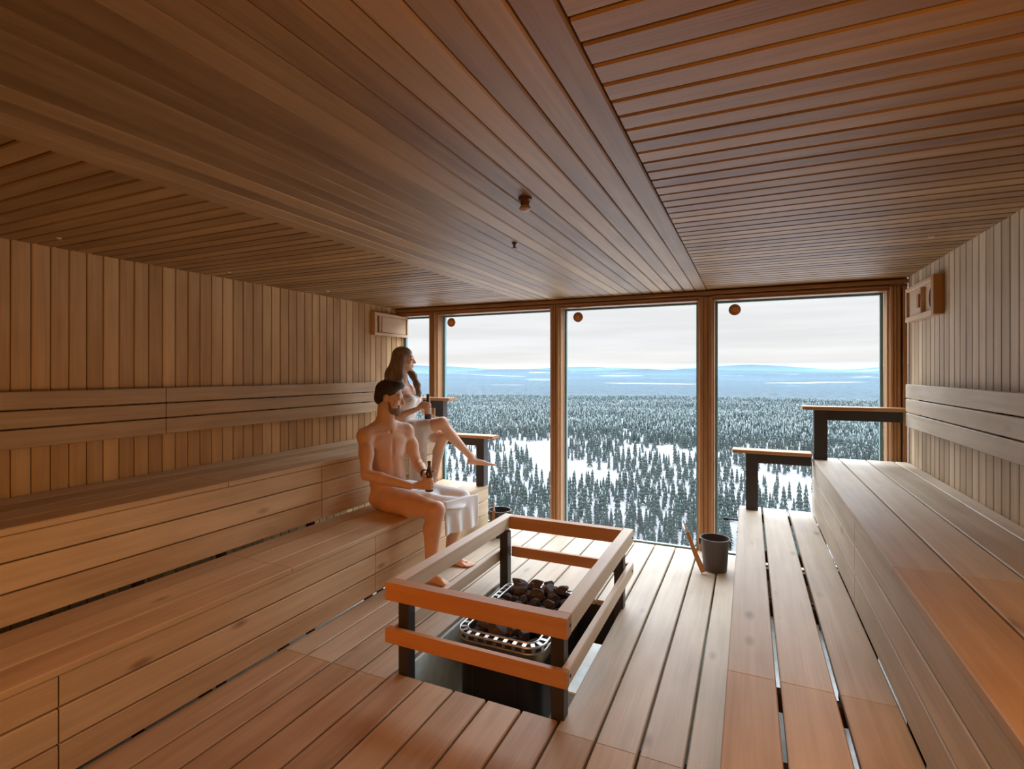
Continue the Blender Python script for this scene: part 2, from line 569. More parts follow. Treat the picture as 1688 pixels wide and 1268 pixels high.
# round wooden discs on the glass
for (x, z, lab) in ((-2.985, 2.10, 'round copper-brown disc on the left large window'),
                    (-1.535, 2.095, 'round copper-brown disc on the middle large window'),
                    (-.115, 2.097, 'round copper-brown disc with orange centre on the right large window')):
    e = thing('window_disc', lab, 'disc', (x + .0, 4.945, z), 'round discs at the top corners of the windows')
    b = B(); b.lathe((x, 4.948, z), [(.001, 0), (.046, 0), (.050, .004), (.048, .014), (.040, .018), (.001, .018)], 28, axis=(0, -1, 0))
    autosmooth(b.build('rim', M['cap'], e))
    b = B(); b.lathe((x, 4.930, z), [(.022, 0), (.024, .003), (.020, .007), (.001, .007)], 20, axis=(0, -1, 0))
    for j in range(3):
        b.box(x - .030 + j * .026, x - .022 + j * .026, 4.928, 4.932, z - .025, z + .025)
    b.build('slots', M['capc'], e)

# ------------------------------------------------------------------ benches
def bench(name, lab, xf, xw, ztop, zbot, y1, seat_xs, face, seat_joint, face_joints, fm='bench_y', wm='bench_y'):
    """xf: front x, xw: wall/back x; seat_xs: board edges"""
    s = 1 if xf > xw else -1          # outward direction of the front face
    e = thing(name, lab, 'bench', ((xf + xw) / 2, 2.0, 0))
    segs = [(YB, seat_joint - .0025), (seat_joint + .0025, y1)]
    for (ya, yb) in segs:
        b = B()
        for (xa, xb) in seat_xs:
            b.box(xa, xb, ya, yb, ztop - .032, ztop, .004, 'y')
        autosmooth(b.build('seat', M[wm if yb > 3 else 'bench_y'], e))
    js = [YB] + face_joints + [y1]
    for ya, yb in zip(js[:-1], js[1:]):
        b = B()
        for (za, zb) in face:
            b.box(xf - s * .004, xf - s * .030, ya + .003, yb - .003, za, zb, .004, 'y')
        autosmooth(b.build('front_panel', M[fm], e))
    for y in (.3, 1.07, 1.7, seat_joint, 2.9, 3.7, y1 - .08):
        b = B()
        b.box(xf - s * .045, xw + s * .01, y - .02, y + .02, ztop - .10, ztop - .034)
        b.build('cross_bearer', M['dark'], e)
        b = B()
        b.box(xf - s * .045, xf - s * .09, y - .02, y + .02, zbot, ztop - .10)
        b.build('leg', M['dark'], e)
    return e
# the slats
LG = .004
bench_ul = bench('sauna_bench', 'upper bench of brown boards with backrest along the left wall', -2.90, XL, UB, -.44, 4.62,
      [(-3.06, -2.90), (-3.24, -3.066), (-3.42, -3.246), (-3.60, -3.426)],
      [(.733, .845), (.600, .726), (.456, .593)], 2.18, [1.0, 2.95])
bench('sauna_bench', 'lower bench along the left wall that the man sits on', -2.36, -2.89, LB, -.44, 4.62,
      [(-2.535, -2.36), (-2.715, -2.541), (-2.895, -2.721)],
      [(.290, .405), (.152, .282), (.018, .145)], 2.17, [1.075, 2.90])
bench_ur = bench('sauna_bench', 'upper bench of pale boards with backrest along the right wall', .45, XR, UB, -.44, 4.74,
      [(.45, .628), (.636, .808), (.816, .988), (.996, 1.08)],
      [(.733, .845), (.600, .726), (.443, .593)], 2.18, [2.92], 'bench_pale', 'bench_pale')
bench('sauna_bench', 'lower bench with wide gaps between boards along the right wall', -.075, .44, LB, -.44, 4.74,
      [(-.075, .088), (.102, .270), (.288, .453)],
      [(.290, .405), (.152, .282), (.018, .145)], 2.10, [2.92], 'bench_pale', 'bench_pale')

# backrests
def backrest(par, x, s, y1, zs, joint, bm_='back_y'):
    e = bpy.data.objects.new('backrest', None); COL.objects.link(e); e.parent = par
    e.location = Vector((x, 1.8, 1.1)) - par.location
    for ya, yb in ((YB, joint - .003), (joint + .003, y1)):
        for i, (za, zb) in enumerate(zs):
            b = B()
            b.box(x, x - s * .022, ya, yb, za, zb, .004, 'y')
            autosmooth(b.build('slat', M[bm_], e))
    for y in (.2, 1.2, joint, 3.1, y1 - .25):
        b = B()
        b.box(x - s * .022, x - s * .064, y - .02, y + .02, zs[-1][0] + .01, zs[0][1] - .01, mi=0)
        b.build('bracket', M['dark'], e)
backrest(bench_ul, XL + .066, 1, 4.5, [(1.350, 1.447), (1.250, 1.342), (1.140, 1.242)], 2.21)
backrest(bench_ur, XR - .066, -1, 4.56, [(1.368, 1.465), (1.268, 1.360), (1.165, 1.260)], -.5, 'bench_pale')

# armrests at the window ends of the benches
def armrest(lab, xa, xb, zt, px0, px1, zb, y, mx):
    e = thing('armrest', lab, 'armrest', ((px0 + px1) / 2, y, zb))
    b = B(); b.box(xa, xb, y - .075, y + .075, zt - .026, zt, .004, 'x'); b.build('top_board', M['rail_x'], e)
    b = B(); b.box(px0, px1, y - .045, y + .045, zb, zt - .026, .003, 'z'); b.build('post', M['black'], e)
    b = B()
    if mx > px1:
        b.box(px1, mx, y - .03, y + .045, zt - .105, zt - .026, .003, 'x')
    else:
        b.box(mx, px0, y - .03, y + .045, zt - .105, zt - .026, .003, 'x')
    b.build('beam', M['black'], e)
    return e
armrest('black armrest with wooden top on the upper right bench', .375, 1.035, 1.288, .455, .545, UB + .001, 4.66, 1.02)
armrest('black armrest with wooden top on the lower right bench', -.125, .44, .925, -.025, .065, LB + .001, 4.66, .44)
armrest('black armrest with wooden top behind the knee of the seated woman', -3.45, -2.72, 1.292, -2.90, -2.81, UB + .001, 4.53, -3.45)
armrest('black armrest with wooden top behind the bare foot of the woman', -2.80, -2.235, .935, -2.43, -2.345, LB + .001, 4.53, -2.80)

# ventilation boxes
e = thing('vent_box', 'pale wooden vent box with sliding panel on the left wall', 'vent', (XL, 4.65, 1.95))
b = B()
b.box(XL, XL + .05, 4.36, 4.95, 1.945, 1.975, .003, 'y'); b.box(XL, XL + .05, 4.36, 4.95, 2.155, 2.185, .003, 'y')
b.box(XL, XL + .05, 4.36, 4.385, 1.975, 2.155, .003, 'z'); b.box(XL, XL + .05, 4.925, 4.95, 1.975, 2.155, .003, 'z')
b.build('frame', M['vent_y'], e)
b = B(); b.box(XL + .01, XL + .038, 4.50, 4.925, 1.978, 2.152, .003, 'y'); b.build('sliding_panel', M['vent_y'], e)
b = B(); b.box(XL + .01, XL + .030, 4.385, 4.43, 1.975, 2.155, .002, 'z'); b.box(XL + .01, XL + .030, 4.46, 4.50, 1.975, 2.155, .002, 'z')
b.build('guide', M['vent_y'], e)
b = B(); b.box(XL + .002, XL + .008, 4.385, 4.50, 1.975, 2.155); b.build('opening', M['dark'], e)
e = thing('vent_box', 'wooden vent box with round dark opening on the right wall', 'vent', (XR, 4.3, 1.92))
b = B()
b.box(XR - .05, XR, 4.01, 4.64, 1.91, 1.945, .003, 'y'); b.box(XR - .05, XR, 4.01, 4.64, 2.125, 2.155, .003, 'y')
b.box(XR - .05, XR, 4.61, 4.64, 1.945, 2.125, .003, 'z')
b.build('frame', M['vent_y'], e)
b = B(); b.box(XR - .055, XR, 3.985, 4.04, 1.91, 2.155, .003, 'z'); b.build('side_board', M['vent_warm'], e)
b = B(); b.box(XR - .035, XR - .008, 4.33, 4.60, 1.947, 2.123, .003, 'z'); b.build('sliding_panel', M['vent_y'], e)
b = B(); b.box(XR - .046, XR - .035, 4.34, 4.385, 1.99, 2.08, .003, 'z'); b.build('pull', M['vent_warm'], e)
b = B(); b.box(XR - .010, XR - .004, 4.04, 4.61, 1.945, 2.125); b.build('back_board', M['vent_y'], e)
b = B(); b.lathe((XR - .011, 4.16, 2.035), [(.001, 0), (.075, 0), (.075, .004), (.001, .004)], 28, axis=(-1, 0, 0)); b.build('opening', M['dark'], e)

# ceiling fittings
e = thing('smoke_detector', 'small pale smoke detector on the middle of the ceiling', 'detector', (-.83, 1.95, ZC))
b = B(); b.lathe((-.83, 1.95, ZC), [(.028, .002), (.028, -.010), (.020, -.014), (.016, -.030), (.001, -.030)], 24); autosmooth(b.build('base', M['sensor'], e))
b = B(); b.lathe((-.83, 1.95, ZC - .028), [(.012, 0), (.022, -.010), (.024, -.018), (.012, -.026), (.001, -.026)], 24); autosmooth(b.build('cap', M['plastic'], e))
e = thing('sprinkler', 'tiny dark sprinkler on the ceiling nearer the window', 'sprinkler', (-1.17, 2.60, ZC))
b = B(); b.lathe((-1.17, 2.60, ZC), [(.014, .002), (.014, -.006), (.007, -.010), (.006, -.028), (.001, -.028)], 16); b.build('stem', M['sensor'], e)
b = B(); b.lathe((-1.17, 2.60, ZC - .028), [(.001, 0), (.014, 0), (.014, -.004), (.001, -.004)], 16); b.build('deflector', M['sensor'], e)
for (x, y, lab) in ((-3.33, 1.515, 'tiny ceiling light at the far left edge of the photo'),
                 (-3.36, 2.53, 'tiny ceiling light above the left backrest joint'),
                 (-3.37, 3.49, 'tiny ceiling light above the left bench nearest the people'),
                 (.87, 3.40, 'tiny ceiling light above the upper right bench, the nearer one'),
                 (.85, 4.31, 'tiny ceiling light beside the right vent box')):
    b = B(); zz = ZC + .004
    b.lathe((x, y, zz), [(.012, .002), (.012, -.004), (.008, -.007), (.001, -.007)], 16)
    tag(b.build('ceiling_light', M['lens'], origin=(x, y, zz)), lab, 'ceiling light', 'tiny round ceiling lights')

# ------------------------------------------------------------------ stove guard
gt_, gtb = .485, .395
lt_, ltb = .255, .180
ox0, ox1, oy0, oy1 = -1.68, -.715, 2.135, 3.56
e = thing('stove_guard', 'wooden two-rail guard with black posts around the sunken stove', 'guard rail', (-1.2, 2.85, -.44))
def rail(bx, mt): 
    b = B(); b.box(*bx[0], ch=.004, ax=bx[1]); return b.build('rail', mt, e)
for (zb, zt, w) in ((gtb, gt_, .068), (ltb, lt_, .034)):
    rail(((ox0, ox1, oy0, oy0 + w, zb, zt), 'x'), M['rail_x'])
    rail(((ox0 + .07, ox1 - w, oy1 - w, oy1, zb, zt), 'x'), M['rail_x'])
    rail(((ox1 - w, ox1, oy0 + w, oy1, zb, zt), 'y'), M['rail_y'])
    rail(((ox0, ox0 + w, oy0 + w, oy1, zb, zt), 'y'), M['rail_y'])
pw = .062
for (xa, ya) in ((ox0 + .034, oy0 + .063), (ox1 - .034 - pw, oy0 + .063), (ox0 + .034, oy1 - .1 - pw), (ox1 - .034 - pw, oy1 - .1 - pw)):
    b = B(); b.box(xa, xa + pw, ya, ya + pw, -.45, gtb, .003, 'z'); b.build('post', M['black'], e)
for z in (.44, .218):
    for y in (oy0 + .05, oy1 - .05):
        b = B()
        b.lathe((ox1 + .0005, y, z), [(.001, 0), (.008, 0), (.007, .003), (.001, .003)], 12, axis=(1, 0, 0))
        b.build('bolt', M['black'], e)

# pit lining
b = B()
b.box(HX1 - .0, HX1 + .012, HY0, HY1, -.45, -.036)
b.box(HX0 - .012, HX0, HY0, HY1, -.45, -.036)
struct(b.build('trim_9', M['pit']), 'pale metal lining of the stove pit', 'trim')
b = B(); b.box(HX0, HX1, HY1 + .01, HY1 + .03, -.45, -.036)
b2_ = B(); b2_.box(-.93, HX1 - .001, HY0 + .42, 3.14, -.135, -.125)  # added plate, its pale top imitates a bright reflection beside the stove
struct(b2_.build('trim_11', M['pit']), 'added pale plate standing in for a bright reflection at the right of the stove pit', 'trim')
struct(b.build('trim_10', M['black']), 'black back of the stove pit', 'trim')

# ------------------------------------------------------------------ heater
hx0, hx1, hy0, hy1, hz = -1.575, -1.035, 2.63, 3.44, .035
e = thing('sauna_stove', 'black electric sauna stove with chromed rim and stones, sunk in the deck', 'stove', ((hx0 + hx1) / 2, (hy0 + hy1) / 2, -.45))
def rr(x0, x1, y0, y1, r, n=10):
    pts = []
    for (cx, cy, a) in ((x1 - r, y1 - r, 0), (x0 + r, y1 - r, 90), (x0 + r, y0 + r, 180), (x1 - r, y0 + r, 270)):
        for i in range(n + 1):
            t = radians(a + 90 * i / n); pts.append((cx + r * cos(t), cy + r * sin(t)))
    return pts
def resample(pts, step):
    P = pts + [pts[0]]; out = []; acc = 0; L = sum(sqrt((P[i + 1][0] - P[i][0]) ** 2 + (P[i + 1][1] - P[i][1]) ** 2) for i in range(len(P) - 1))
    n = int(L / step); st = L / n; i = 0; d0 = 0
    for k in range(n):
        t = k * st
        while True:
            dx, dy = P[i + 1][0] - P[i][0], P[i + 1][1] - P[i][1]; l = sqrt(dx * dx + dy * dy)
            if d0 + l >= t:
                break
            d0 += l; i += 1
        f = (t - d0) / max(l, 1e-9); out.append((P[i][0] + dx * f, P[i][1] + dy * f, dx / max(l, 1e-9), dy / max(l, 1e-9)))
    return out
def loft(b, rings, cap_top=False, cap_bot=False, mi=0):
    n = len(rings[0]); vv = [p for r in rings for p in r]; ff = []
    for i in range(len(rings) - 1):
        for j in range(n):
            ff.append((i * n + j, i * n + (j + 1) % n, (i + 1) * n + (j + 1) % n, (i + 1) * n + j))
    if cap_bot: ff.append(tuple(range(n))[::-1])
    if cap_top: ff.append(tuple(range((len(rings) - 1) * n, len(rings) * n)))
    b.add(vv, ff, mi)
R0 = .09
base = rr(hx0 + .012, hx1 - .012, hy0 + .012, hy1 - .012, R0)
b = B()
loft(b, [[(x, y, -.42) for x, y in base], [(x, y, hz - .10) for x, y in base]], cap_bot=True)
inn = rr(hx0 + .03, hx1 - .03, hy0 + .03, hy1 - .03, R0 - .02)
loft(b, [[(x, y, hz - .10) for x, y in base], [(x, y, hz - .10) for x, y in inn], [(x, y, hz - .28) for x, y in inn]], cap_top=True)
autosmooth(b.build('body', M['heater'], e))
b = B(); b.box(hx0 + .12, hx1 - .13, hy0 + .006, hy0 + .014, -.42, hz - .13, .004, 'z'); b.build('door_panel', M['heater'], e)
for (fx, fy) in ((hx0 + .07, hy0 + .07), (hx1 - .07, hy0 + .07), (hx0 + .07, hy1 - .07), (hx1 - .07, hy1 - .07)):
    b = B(); b.lathe((fx, fy, -.45), [(.02, 0), (.02, .035)], 12); b.build('foot', M['black'], e)
b = B()
band = rr(hx0 + .006, hx1 - .006, hy0 + .006, hy1 - .006, R0)
band2 = rr(hx0 + .010, hx1 - .010, hy0 + .010, hy1 - .010, R0)
loft(b, [[(x, y, hz - .10) for x, y in band2], [(x, y, hz - .10) for x, y in band], [(x, y, hz - .035) for x, y in band], [(x, y, hz - .035) for x, y in band2]])
autosmooth(b.build('band', M['bronze'], e))
# perforated rim: two rings joined by bridges (one over, one down the side)
b = B()
out_ = rr(hx0, hx1, hy0, hy1, R0 + .01)
in_ = rr(hx0 + .045, hx1 - .045, hy0 + .045, hy1 - .045, R0 - .03)
for pts, z in ((out_, hz), (in_, hz + .004), (rr(hx0 + .001, hx1 - .001, hy0 + .001, hy1 - .001, R0 + .01), hz - .034)):
    rs = resample(pts, .02)
    b.tube([(p[0], p[1], z) for p in rs], .0068, 8, closed=True)
for p in resample(out_, .058):
    nx, ny = -p[3], p[2]           # inward normal (path is counter-clockwise)
    tx, ty = p[2], p[3]
    w = .011
    q = []
    for (s_, d, z) in ((-w, 0, hz + .003), (w, 0, hz + .003), (w, .047, hz + .006), (-w, .047, hz + .006), (-w, 0, hz - .002), (w, 0, hz - .002), (w, .047, hz + .001), (-w, .047, hz + .001)):
        q.append((p[0] + tx * s_ + nx * d, p[1] + ty * s_ + ny * d, z))
    b.add(q, [(0, 1, 2, 3), (7, 6, 5, 4), (0, 4, 5, 1), (1, 5, 6, 2), (2, 6, 7, 3), (3, 7, 4, 0)])
    q = []
    for (s_, d, z) in ((-w, -.001, hz), (w, -.001, hz), (w, -.001, hz - .034), (-w, -.001, hz - .034), (-w, .003, hz), (w, .003, hz), (w, .003, hz - .034), (-w, .003, hz - .034)):
        q.append((p[0] + tx * s_ + nx * d, p[1] + ty * s_ + ny * d, z))
    b.add(q, [(3, 2, 1, 0), (4, 5, 6, 7), (0, 1, 5, 4), (1, 2, 6, 5), (2, 3, 7, 6), (3, 0, 4, 7)])
autosmooth(b.build('rim', M['steel'], e))
b = B()
d_ = rr(hx0 + .006, hx1 - .006, hy0 + .006, hy1 - .006, R0); i_ = rr(hx0 + .042, hx1 - .042, hy0 + .042, hy1 - .042, R0 - .03)
loft(b, [[(x, y, hz - .035) for x, y in d_], [(x, y, hz - .012) for x, y in d_], [(x, y, hz - .012) for x, y in i_], [(x, y, hz - .10) for x, y in i_]])
b.build('rim_tray', M['dark'], e)

# stones: five shapes, every stone an object
def stone_mesh(i):
    import bmesh
    bm = bmesh.new(); bmesh.ops.create_icosphere(bm, subdivisions=3, radius=1.0)
    r = random.Random(100 + i)
    ps = [Vector((r.uniform(-1, 1), r.uniform(-1, 1), r.uniform(-1, 1))).normalized() for _ in range(11)]
    ds = [r.uniform(.42, .82) for _ in ps]
    sc = (r.uniform(1.1, 1.55), r.uniform(.75, 1.0), r.uniform(.6, .8))
    for v in bm.verts:
        p = v.co.copy()
        for n_, d in zip(ps, ds):              # chop facets off
            q = p.dot(n_)
            if q > d:
                p -= n_ * (q - d) * .92
        v.co = Vector((p.x * sc[0], p.y * sc[1], p.z * sc[2])) * .048
    me = bpy.data.meshes.new('sauna_stone'); bm.to_mesh(me); bm.free()
    me.materials.append(M['stone'])
    me.polygons.foreach_set('use_smooth', [True] * len(me.polygons))
    try: me.set_sharp_from_angle(angle=radians(28))
    except Exception: pass
    return me
SM = [stone_mesh(i) for i in range(6)]
rs_ = random.Random(5)
cnt = 0
def put_stone(x, y, z, s=1.0, lab='rough dark grey stone heaped in the sauna stove'):
    o = bpy.data.objects.new('sauna_stone', SM[rs_.randrange(6)]); COL.objects.link(o)
    o.location = (x, y, z); o.rotation_euler = (rs_.uniform(-.5, .5), rs_.uniform(-.5, .5), rs_.uniform(0, 6.28)); o.scale = (s, s, s)
    tag(o, lab, 'stone', 'dark stones heaped in the stove')
nx_, ny_ = 5, 8
for L_, (zz, jx) in enumerate(((hz - .060, 0), (hz + .002, .5))):
    for i in range(nx_ - L_):
        for j in range(ny_ - L_):
            x = hx0 + .09 + (i + jx) * (hx1 - hx0 - .18) / (nx_ - 1); y = hy0 + .09 + (j + jx) * (hy1 - hy0 - .18) / (ny_ - 1)
            heap = .045 * max(0, (y - hy0 - .25) / .5) if L_ else 0
            put_stone(x + rs_.uniform(-.01, .01), y + rs_.uniform(-.01, .01), zz + heap + rs_.uniform(-.008, .008), rs_.uniform(.92, 1.12))
for (x, y, z, s) in ((-1.13, 3.30, .10, 1.15), (-1.21, 3.28, .085, 1.1), (-1.34, 3.33, .085, 1.1), (-1.45, 3.32, .08, 1.0), (-1.28, 3.18, .09, 1.1), (-1.16, 3.2, .08, 1.0), (-1.4, 3.2, .075, 1.1), (-1.25, 3.36, .09, 1.1)):
    put_stone(x, y, z, s)

# ------------------------------------------------------------------ buckets with ladles
def bucket(loc, lab, lad_lab, lean, grp='dark sauna buckets'):
    x, y, z = loc
    e = thing('sauna_bucket', lab, 'bucket', loc)
    b = B(); b.lathe((x, y, z + .001), [(.084, 0), (.088, .004), (.104, .238), (.110, .240), (.111, .250), (.103, .250)], 40, cap=False)
    autosmooth(b.build('shell', M['bucket'], e))
    b = B(); b.lathe((x, y, z + .001), [(.001, .03), (.084, .03), (.1025, .249)], 40, cap=False); autosmooth(b.build('inside', M['bucket_in'], e))
    for sg in (-1, 1):
        b = B(); b.box(x + sg * .106, x + sg * .118, y - .012, y + .012, z + .19, z + .235, .002, 'z'); b.build('handle_lug', M['black'], e)
    # ladle
    (bx, by, bz), (tx, ty, tz) = lean
    e2 = thing('ladle', lad_lab, 'ladle', (x + bx, y + by, z + bz))
    a = Vector((x + bx, y + by, z + bz)); c = Vector((x + tx, y + ty, z + tz))
    d = (c - a)
    b = B()
    side = Vector((.0, .012, 0)) 
    n = 10; vv = []
    for i in range(n + 1):
        t = i / n
        bow = Vector((-.006 * sin(pi * t), 0, 0))
        p = a + d * t + bow
        w = .036 - .014 * t
        th = .007
        dd = d.normalized(); sx = dd.cross(Vector((0, 1, 0))).normalized()
        vv += [p + sx * w * .55 + Vector((0, th, 0)), p - sx * w * .55 + Vector((0, th, 0)), p - sx * w * .55 - Vector((0, th, 0)), p + sx * w * .55 - Vector((0, th, 0))]
    ff = [(0, 1, 2, 3), (4 * n + 3, 4 * n + 2, 4 * n + 1, 4 * n)]
    for i in range(n):
        for j in range(4):
            ff.append((4 * i + j, 4 * i + 4 + j, 4 * i + 4 + (j + 1) % 4, 4 * i + (j + 1) % 4))
    b.add(vv, ff); autosmooth(b.build('handle', M['ladle_w'], e2), 50)
    dn = d.normalized()
    b = B(); b.tube([c - dn * .005, c + dn * .03, c + dn * .085 + Vector((0, 0, .004))], [.009, .008, .005], 10)
    b.build('tip', M['label'], e2)
    return e
bucket((-.245, 4.385, 0), 'dark grey bucket on the deck below the right window post', 'wooden ladle leaning on the bucket below the right window post', ((-.075, -.125, .012), (-.20, -.05, .285)))
bucket((-2.15, 4.44, 0), 'dark bucket on the deck at the end of the left lower bench', 'wooden ladle upright at the bucket beside the left lower bench', ((.0, -.13, .012), (-.005, -.115, .27)))
# small dark hook by the right lower bench
b = B()
b.tube([(-.078, 4.6, .352), (-.15, 4.6, .352), (-.16, 4.6, .352)], .007, 10)
b.tube([(-.155, 4.6, .352), (-.192, 4.6, .352)], .013, 12)
tag(autosmooth(b.build('bench_hook', M['black'])), 'small dark hook sticking out from the lower right bench beside the window', 'hook')

# ------------------------------------------------------------------ outdoors: snowy forest plain and far hills
def vnoise(x, y, seed=0):
    """cheap smooth value noise, vectorised"""
    x = np.asarray(x, float); y = np.asarray(y, float)
    xi = np.floor(x).astype(np.int64); yi = np.floor(y).astype(np.int64)
    xf = x - xi; yf = y - yi
    def h(a, b_):
        n = (a * 374761393 + b_ * 668265263 + seed * 1442695041) & 0x7fffffff
        n = ((n ^ (n >> 13)) * 1274126177) & 0x7fffffff
        return ((n ^ (n >> 16)) & 0xffff) / 65535.0
    u = xf * xf * (3 - 2 * xf); v = yf * yf * (3 - 2 * yf)
    return (h(xi, yi) * (1 - u) + h(xi + 1, yi) * u) * (1 - v) + (h(xi, yi + 1) * (1 - u) + h(xi + 1, yi + 1) * u) * v

def ground_h(x, y):
    r = np.sqrt(x * x + y * y)
    t = np.clip((r - 12) / 150, 0, 1)
    h = -6 - 56 * (t * t * (3 - 2 * t))
    h = h + 3.0 * (vnoise(x / 90, y / 90, 3) - .5) * np.clip((r - 100) / 100, 0, 1)
    far = np.clip((r - 1500) / 2500, 0, 1)
    az = np.arctan2(x, y)
    rid = lambda r0, w, hh, sd: hh * np.exp(-((r - r0) / w) ** 2) * (0.45 + 1.1 * vnoise(az * 7, r * 0 + sd, sd))
    h = h + far * (rid(3800, 500, 14, 11) + rid(5600, 700, 38, 12) + rid(8200, 1000, 85, 13) + rid(12500, 1900, 210, 14))
    h = h + far * 14 * (vnoise(x / 700, y / 700, 8) - .4)
    return h

gmat, gt2, gbs = mat('snow_and_forest_ground')
N, L = gt2.nodes, gt2.links
tcn = N.new('ShaderNodeTexCoord'); ge = N.new('ShaderNodeNewGeometry')
ln = N.new('ShaderNodeVectorMath'); ln.operation = 'LENGTH'; L.new(tcn.outputs['Object'], ln.inputs[0])
mp1 = N.new('ShaderNodeMapping'); mp1.inputs['Scale'].default_value = (1 / 900, 1 / 420, 0); L.new(tcn.outputs['Object'], mp1.inputs[0])
n1 = N.new('ShaderNodeTexNoise'); n1.inputs['Scale'].default_value = 1; n1.inputs['Detail'].default_value = 5; L.new(mp1.outputs[0], n1.inputs['Vector'])
r1 = N.new('ShaderNodeMapRange'); r1.inputs[1].default_value = .615; r1.inputs[2].default_value = .64; L.new(n1.outputs[0], r1.inputs[0])
mp2 = N.new('ShaderNodeMapping'); mp2.inputs['Scale'].default_value = (1 / 26, 1 / 26, 0); L.new(tcn.outputs['Object'], mp2.inputs[0])
n2 = N.new('ShaderNodeTexNoise'); n2.inputs['Scale'].default_value = 1; n2.inputs['Detail'].default_value = 3; L.new(mp2.outputs[0], n2.inputs['Vector'])
r2 = N.new('ShaderNodeValToRGB'); r2.color_ramp.elements[0].position = .35; r2.color_ramp.elements[1].position = .7
r2.color_ramp.elements[0].color = (.020, .032, .040, 1); r2.color_ramp.elements[1].color = (.05, .068, .078, 1)
L.new(n2.outputs[0], r2.inputs[0])
near = N.new('ShaderNodeMapRange'); near.inputs[1].default_value = 1150; near.inputs[2].default_value = 1350; near.inputs[3].default_value = 1; near.inputs[4].default_value = 0
L.new(ln.outputs['Value'], near.inputs[0])
mxa = N.new('ShaderNodeMath'); mxa.operation = 'MAXIMUM'; L.new(near.outputs[0], mxa.inputs[0]); L.new(r1.outputs[0], mxa.inputs[1])
mix = N.new('ShaderNodeMix'); mix.data_type = 'RGBA'
L.new(mxa.outputs[0], mix.inputs[0]); L.new(r2.outputs[0], mix.inputs[6]); mix.inputs[7].default_value = (.155, .158, .162, 1)
slope_ = N.new('ShaderNodeMapRange'); slope_.inputs[1].default_value = 110; slope_.inputs[2].default_value = 135; L.new(ln.outputs['Value'], slope_.inputs[0])  # unseen near slope made brighter than the far snow to bounce light onto the ceiling
mix2 = N.new('ShaderNodeMix'); mix2.data_type = 'RGBA'; L.new(slope_.outputs[0], mix2.inputs[0])
mix2.inputs[6].default_value = (.62, .63, .65, 1); L.new(mix.outputs[2], mix2.inputs[7]); mix = mix2
L.new(mix.outputs[2], gbs.inputs['Base Color']); gbs.inputs['Roughness'].default_value = .9; gbs.inputs['Specular IOR Level'].default_value = .1

az0, az1, na = radians(-72), radians(48), 260
rr_ = np.concatenate([np.linspace(12, 200, 20), np.geomspace(210, 13200, 230)])
A, R_ = np.meshgrid(np.linspace(az0, az1, na), rr_)
X = R_ * np.sin(A); Y = R_ * np.cos(A) + 4
Z = ground_h(X, Y)
vv = np.stack([X, Y, Z], -1).reshape(-1, 3)
nr = len(rr_)
idx = np.arange(nr * na).reshape(nr, na)
ff = np.stack([idx[:-1, :-1], idx[:-1, 1:], idx[1:, 1:], idx[1:, :-1]], -1).reshape(-1, 4)
def np_mesh(name, v, f, mats, smooth=False):
    me = bpy.data.meshes.new(name)
    nv, nf, k = len(v), len(f), f.shape[1]
    me.vertices.add(nv); me.vertices.foreach_set('co', np.ascontiguousarray(v, dtype=np.float32).ravel())
    me.loops.add(nf * k); me.loops.foreach_set('vertex_index', np.ascontiguousarray(f, dtype=np.int32).ravel())
    me.polygons.add(nf); me.polygons.foreach_set('loop_start', np.arange(0, nf * k, k, dtype=np.int32))
    if smooth:
        me.polygons.foreach_set('use_smooth', np.ones(nf, dtype=bool))
    me.update(calc_edges=True); me.validate()
    for m_ in mats:
        me.materials.append(m_)
    return me
gme = np_mesh('snowy_ground', vv, ff[:, ::-1], [gmat], True)
go = bpy.data.objects.new('snowy_ground', gme); COL.objects.link(go)
struct(go, 'snow-covered plain and far wooded hills outside', 'ground')

# trees: needle-leaf crowns of drooping branch skirts, snow on the upper sides
tmat, tt, tb = mat('frosted_spruce')
N, L = tt.nodes, tt.links
ge = N.new('ShaderNodeNewGeometry'); tcn = N.new('ShaderNodeTexCoord')
sx = N.new('ShaderNodeSeparateXYZ'); L.new(ge.outputs['Normal'], sx.inputs[0])
nn = N.new('ShaderNodeTexNoise'); nn.inputs['Scale'].default_value = 1.1; nn.inputs['Detail'].default_value = 3; L.new(ge.outputs['Position'], nn.inputs['Vector'])
ma = N.new('ShaderNodeMath'); ma.operation = 'MULTIPLY_ADD'; L.new(sx.outputs[2], ma.inputs[0]); ma.inputs[1].default_value = .75; L.new(nn.outputs[0], ma.inputs[2])
mr = N.new('ShaderNodeMapRange'); mr.inputs[1].default_value = .62; mr.inputs[2].default_value = 1.12; L.new(ma.outputs[0], mr.inputs[0])
mix = N.new('ShaderNodeMix'); mix.data_type = 'RGBA'; L.new(mr.outputs[0], mix.inputs[0])
mix.inputs[6].default_value = (.083, .107, .101, 1); mix.inputs[7].default_value = (.132, .157, .155, 1)
L.new(mix.outputs[2], tb.inputs['Base Color']); tb.inputs['Roughness'].default_value = .9; tb.inputs['Specular IOR Level'].default_value = .1
trunk_m = plain('spruce_trunk', (.05, .035, .03), .9)

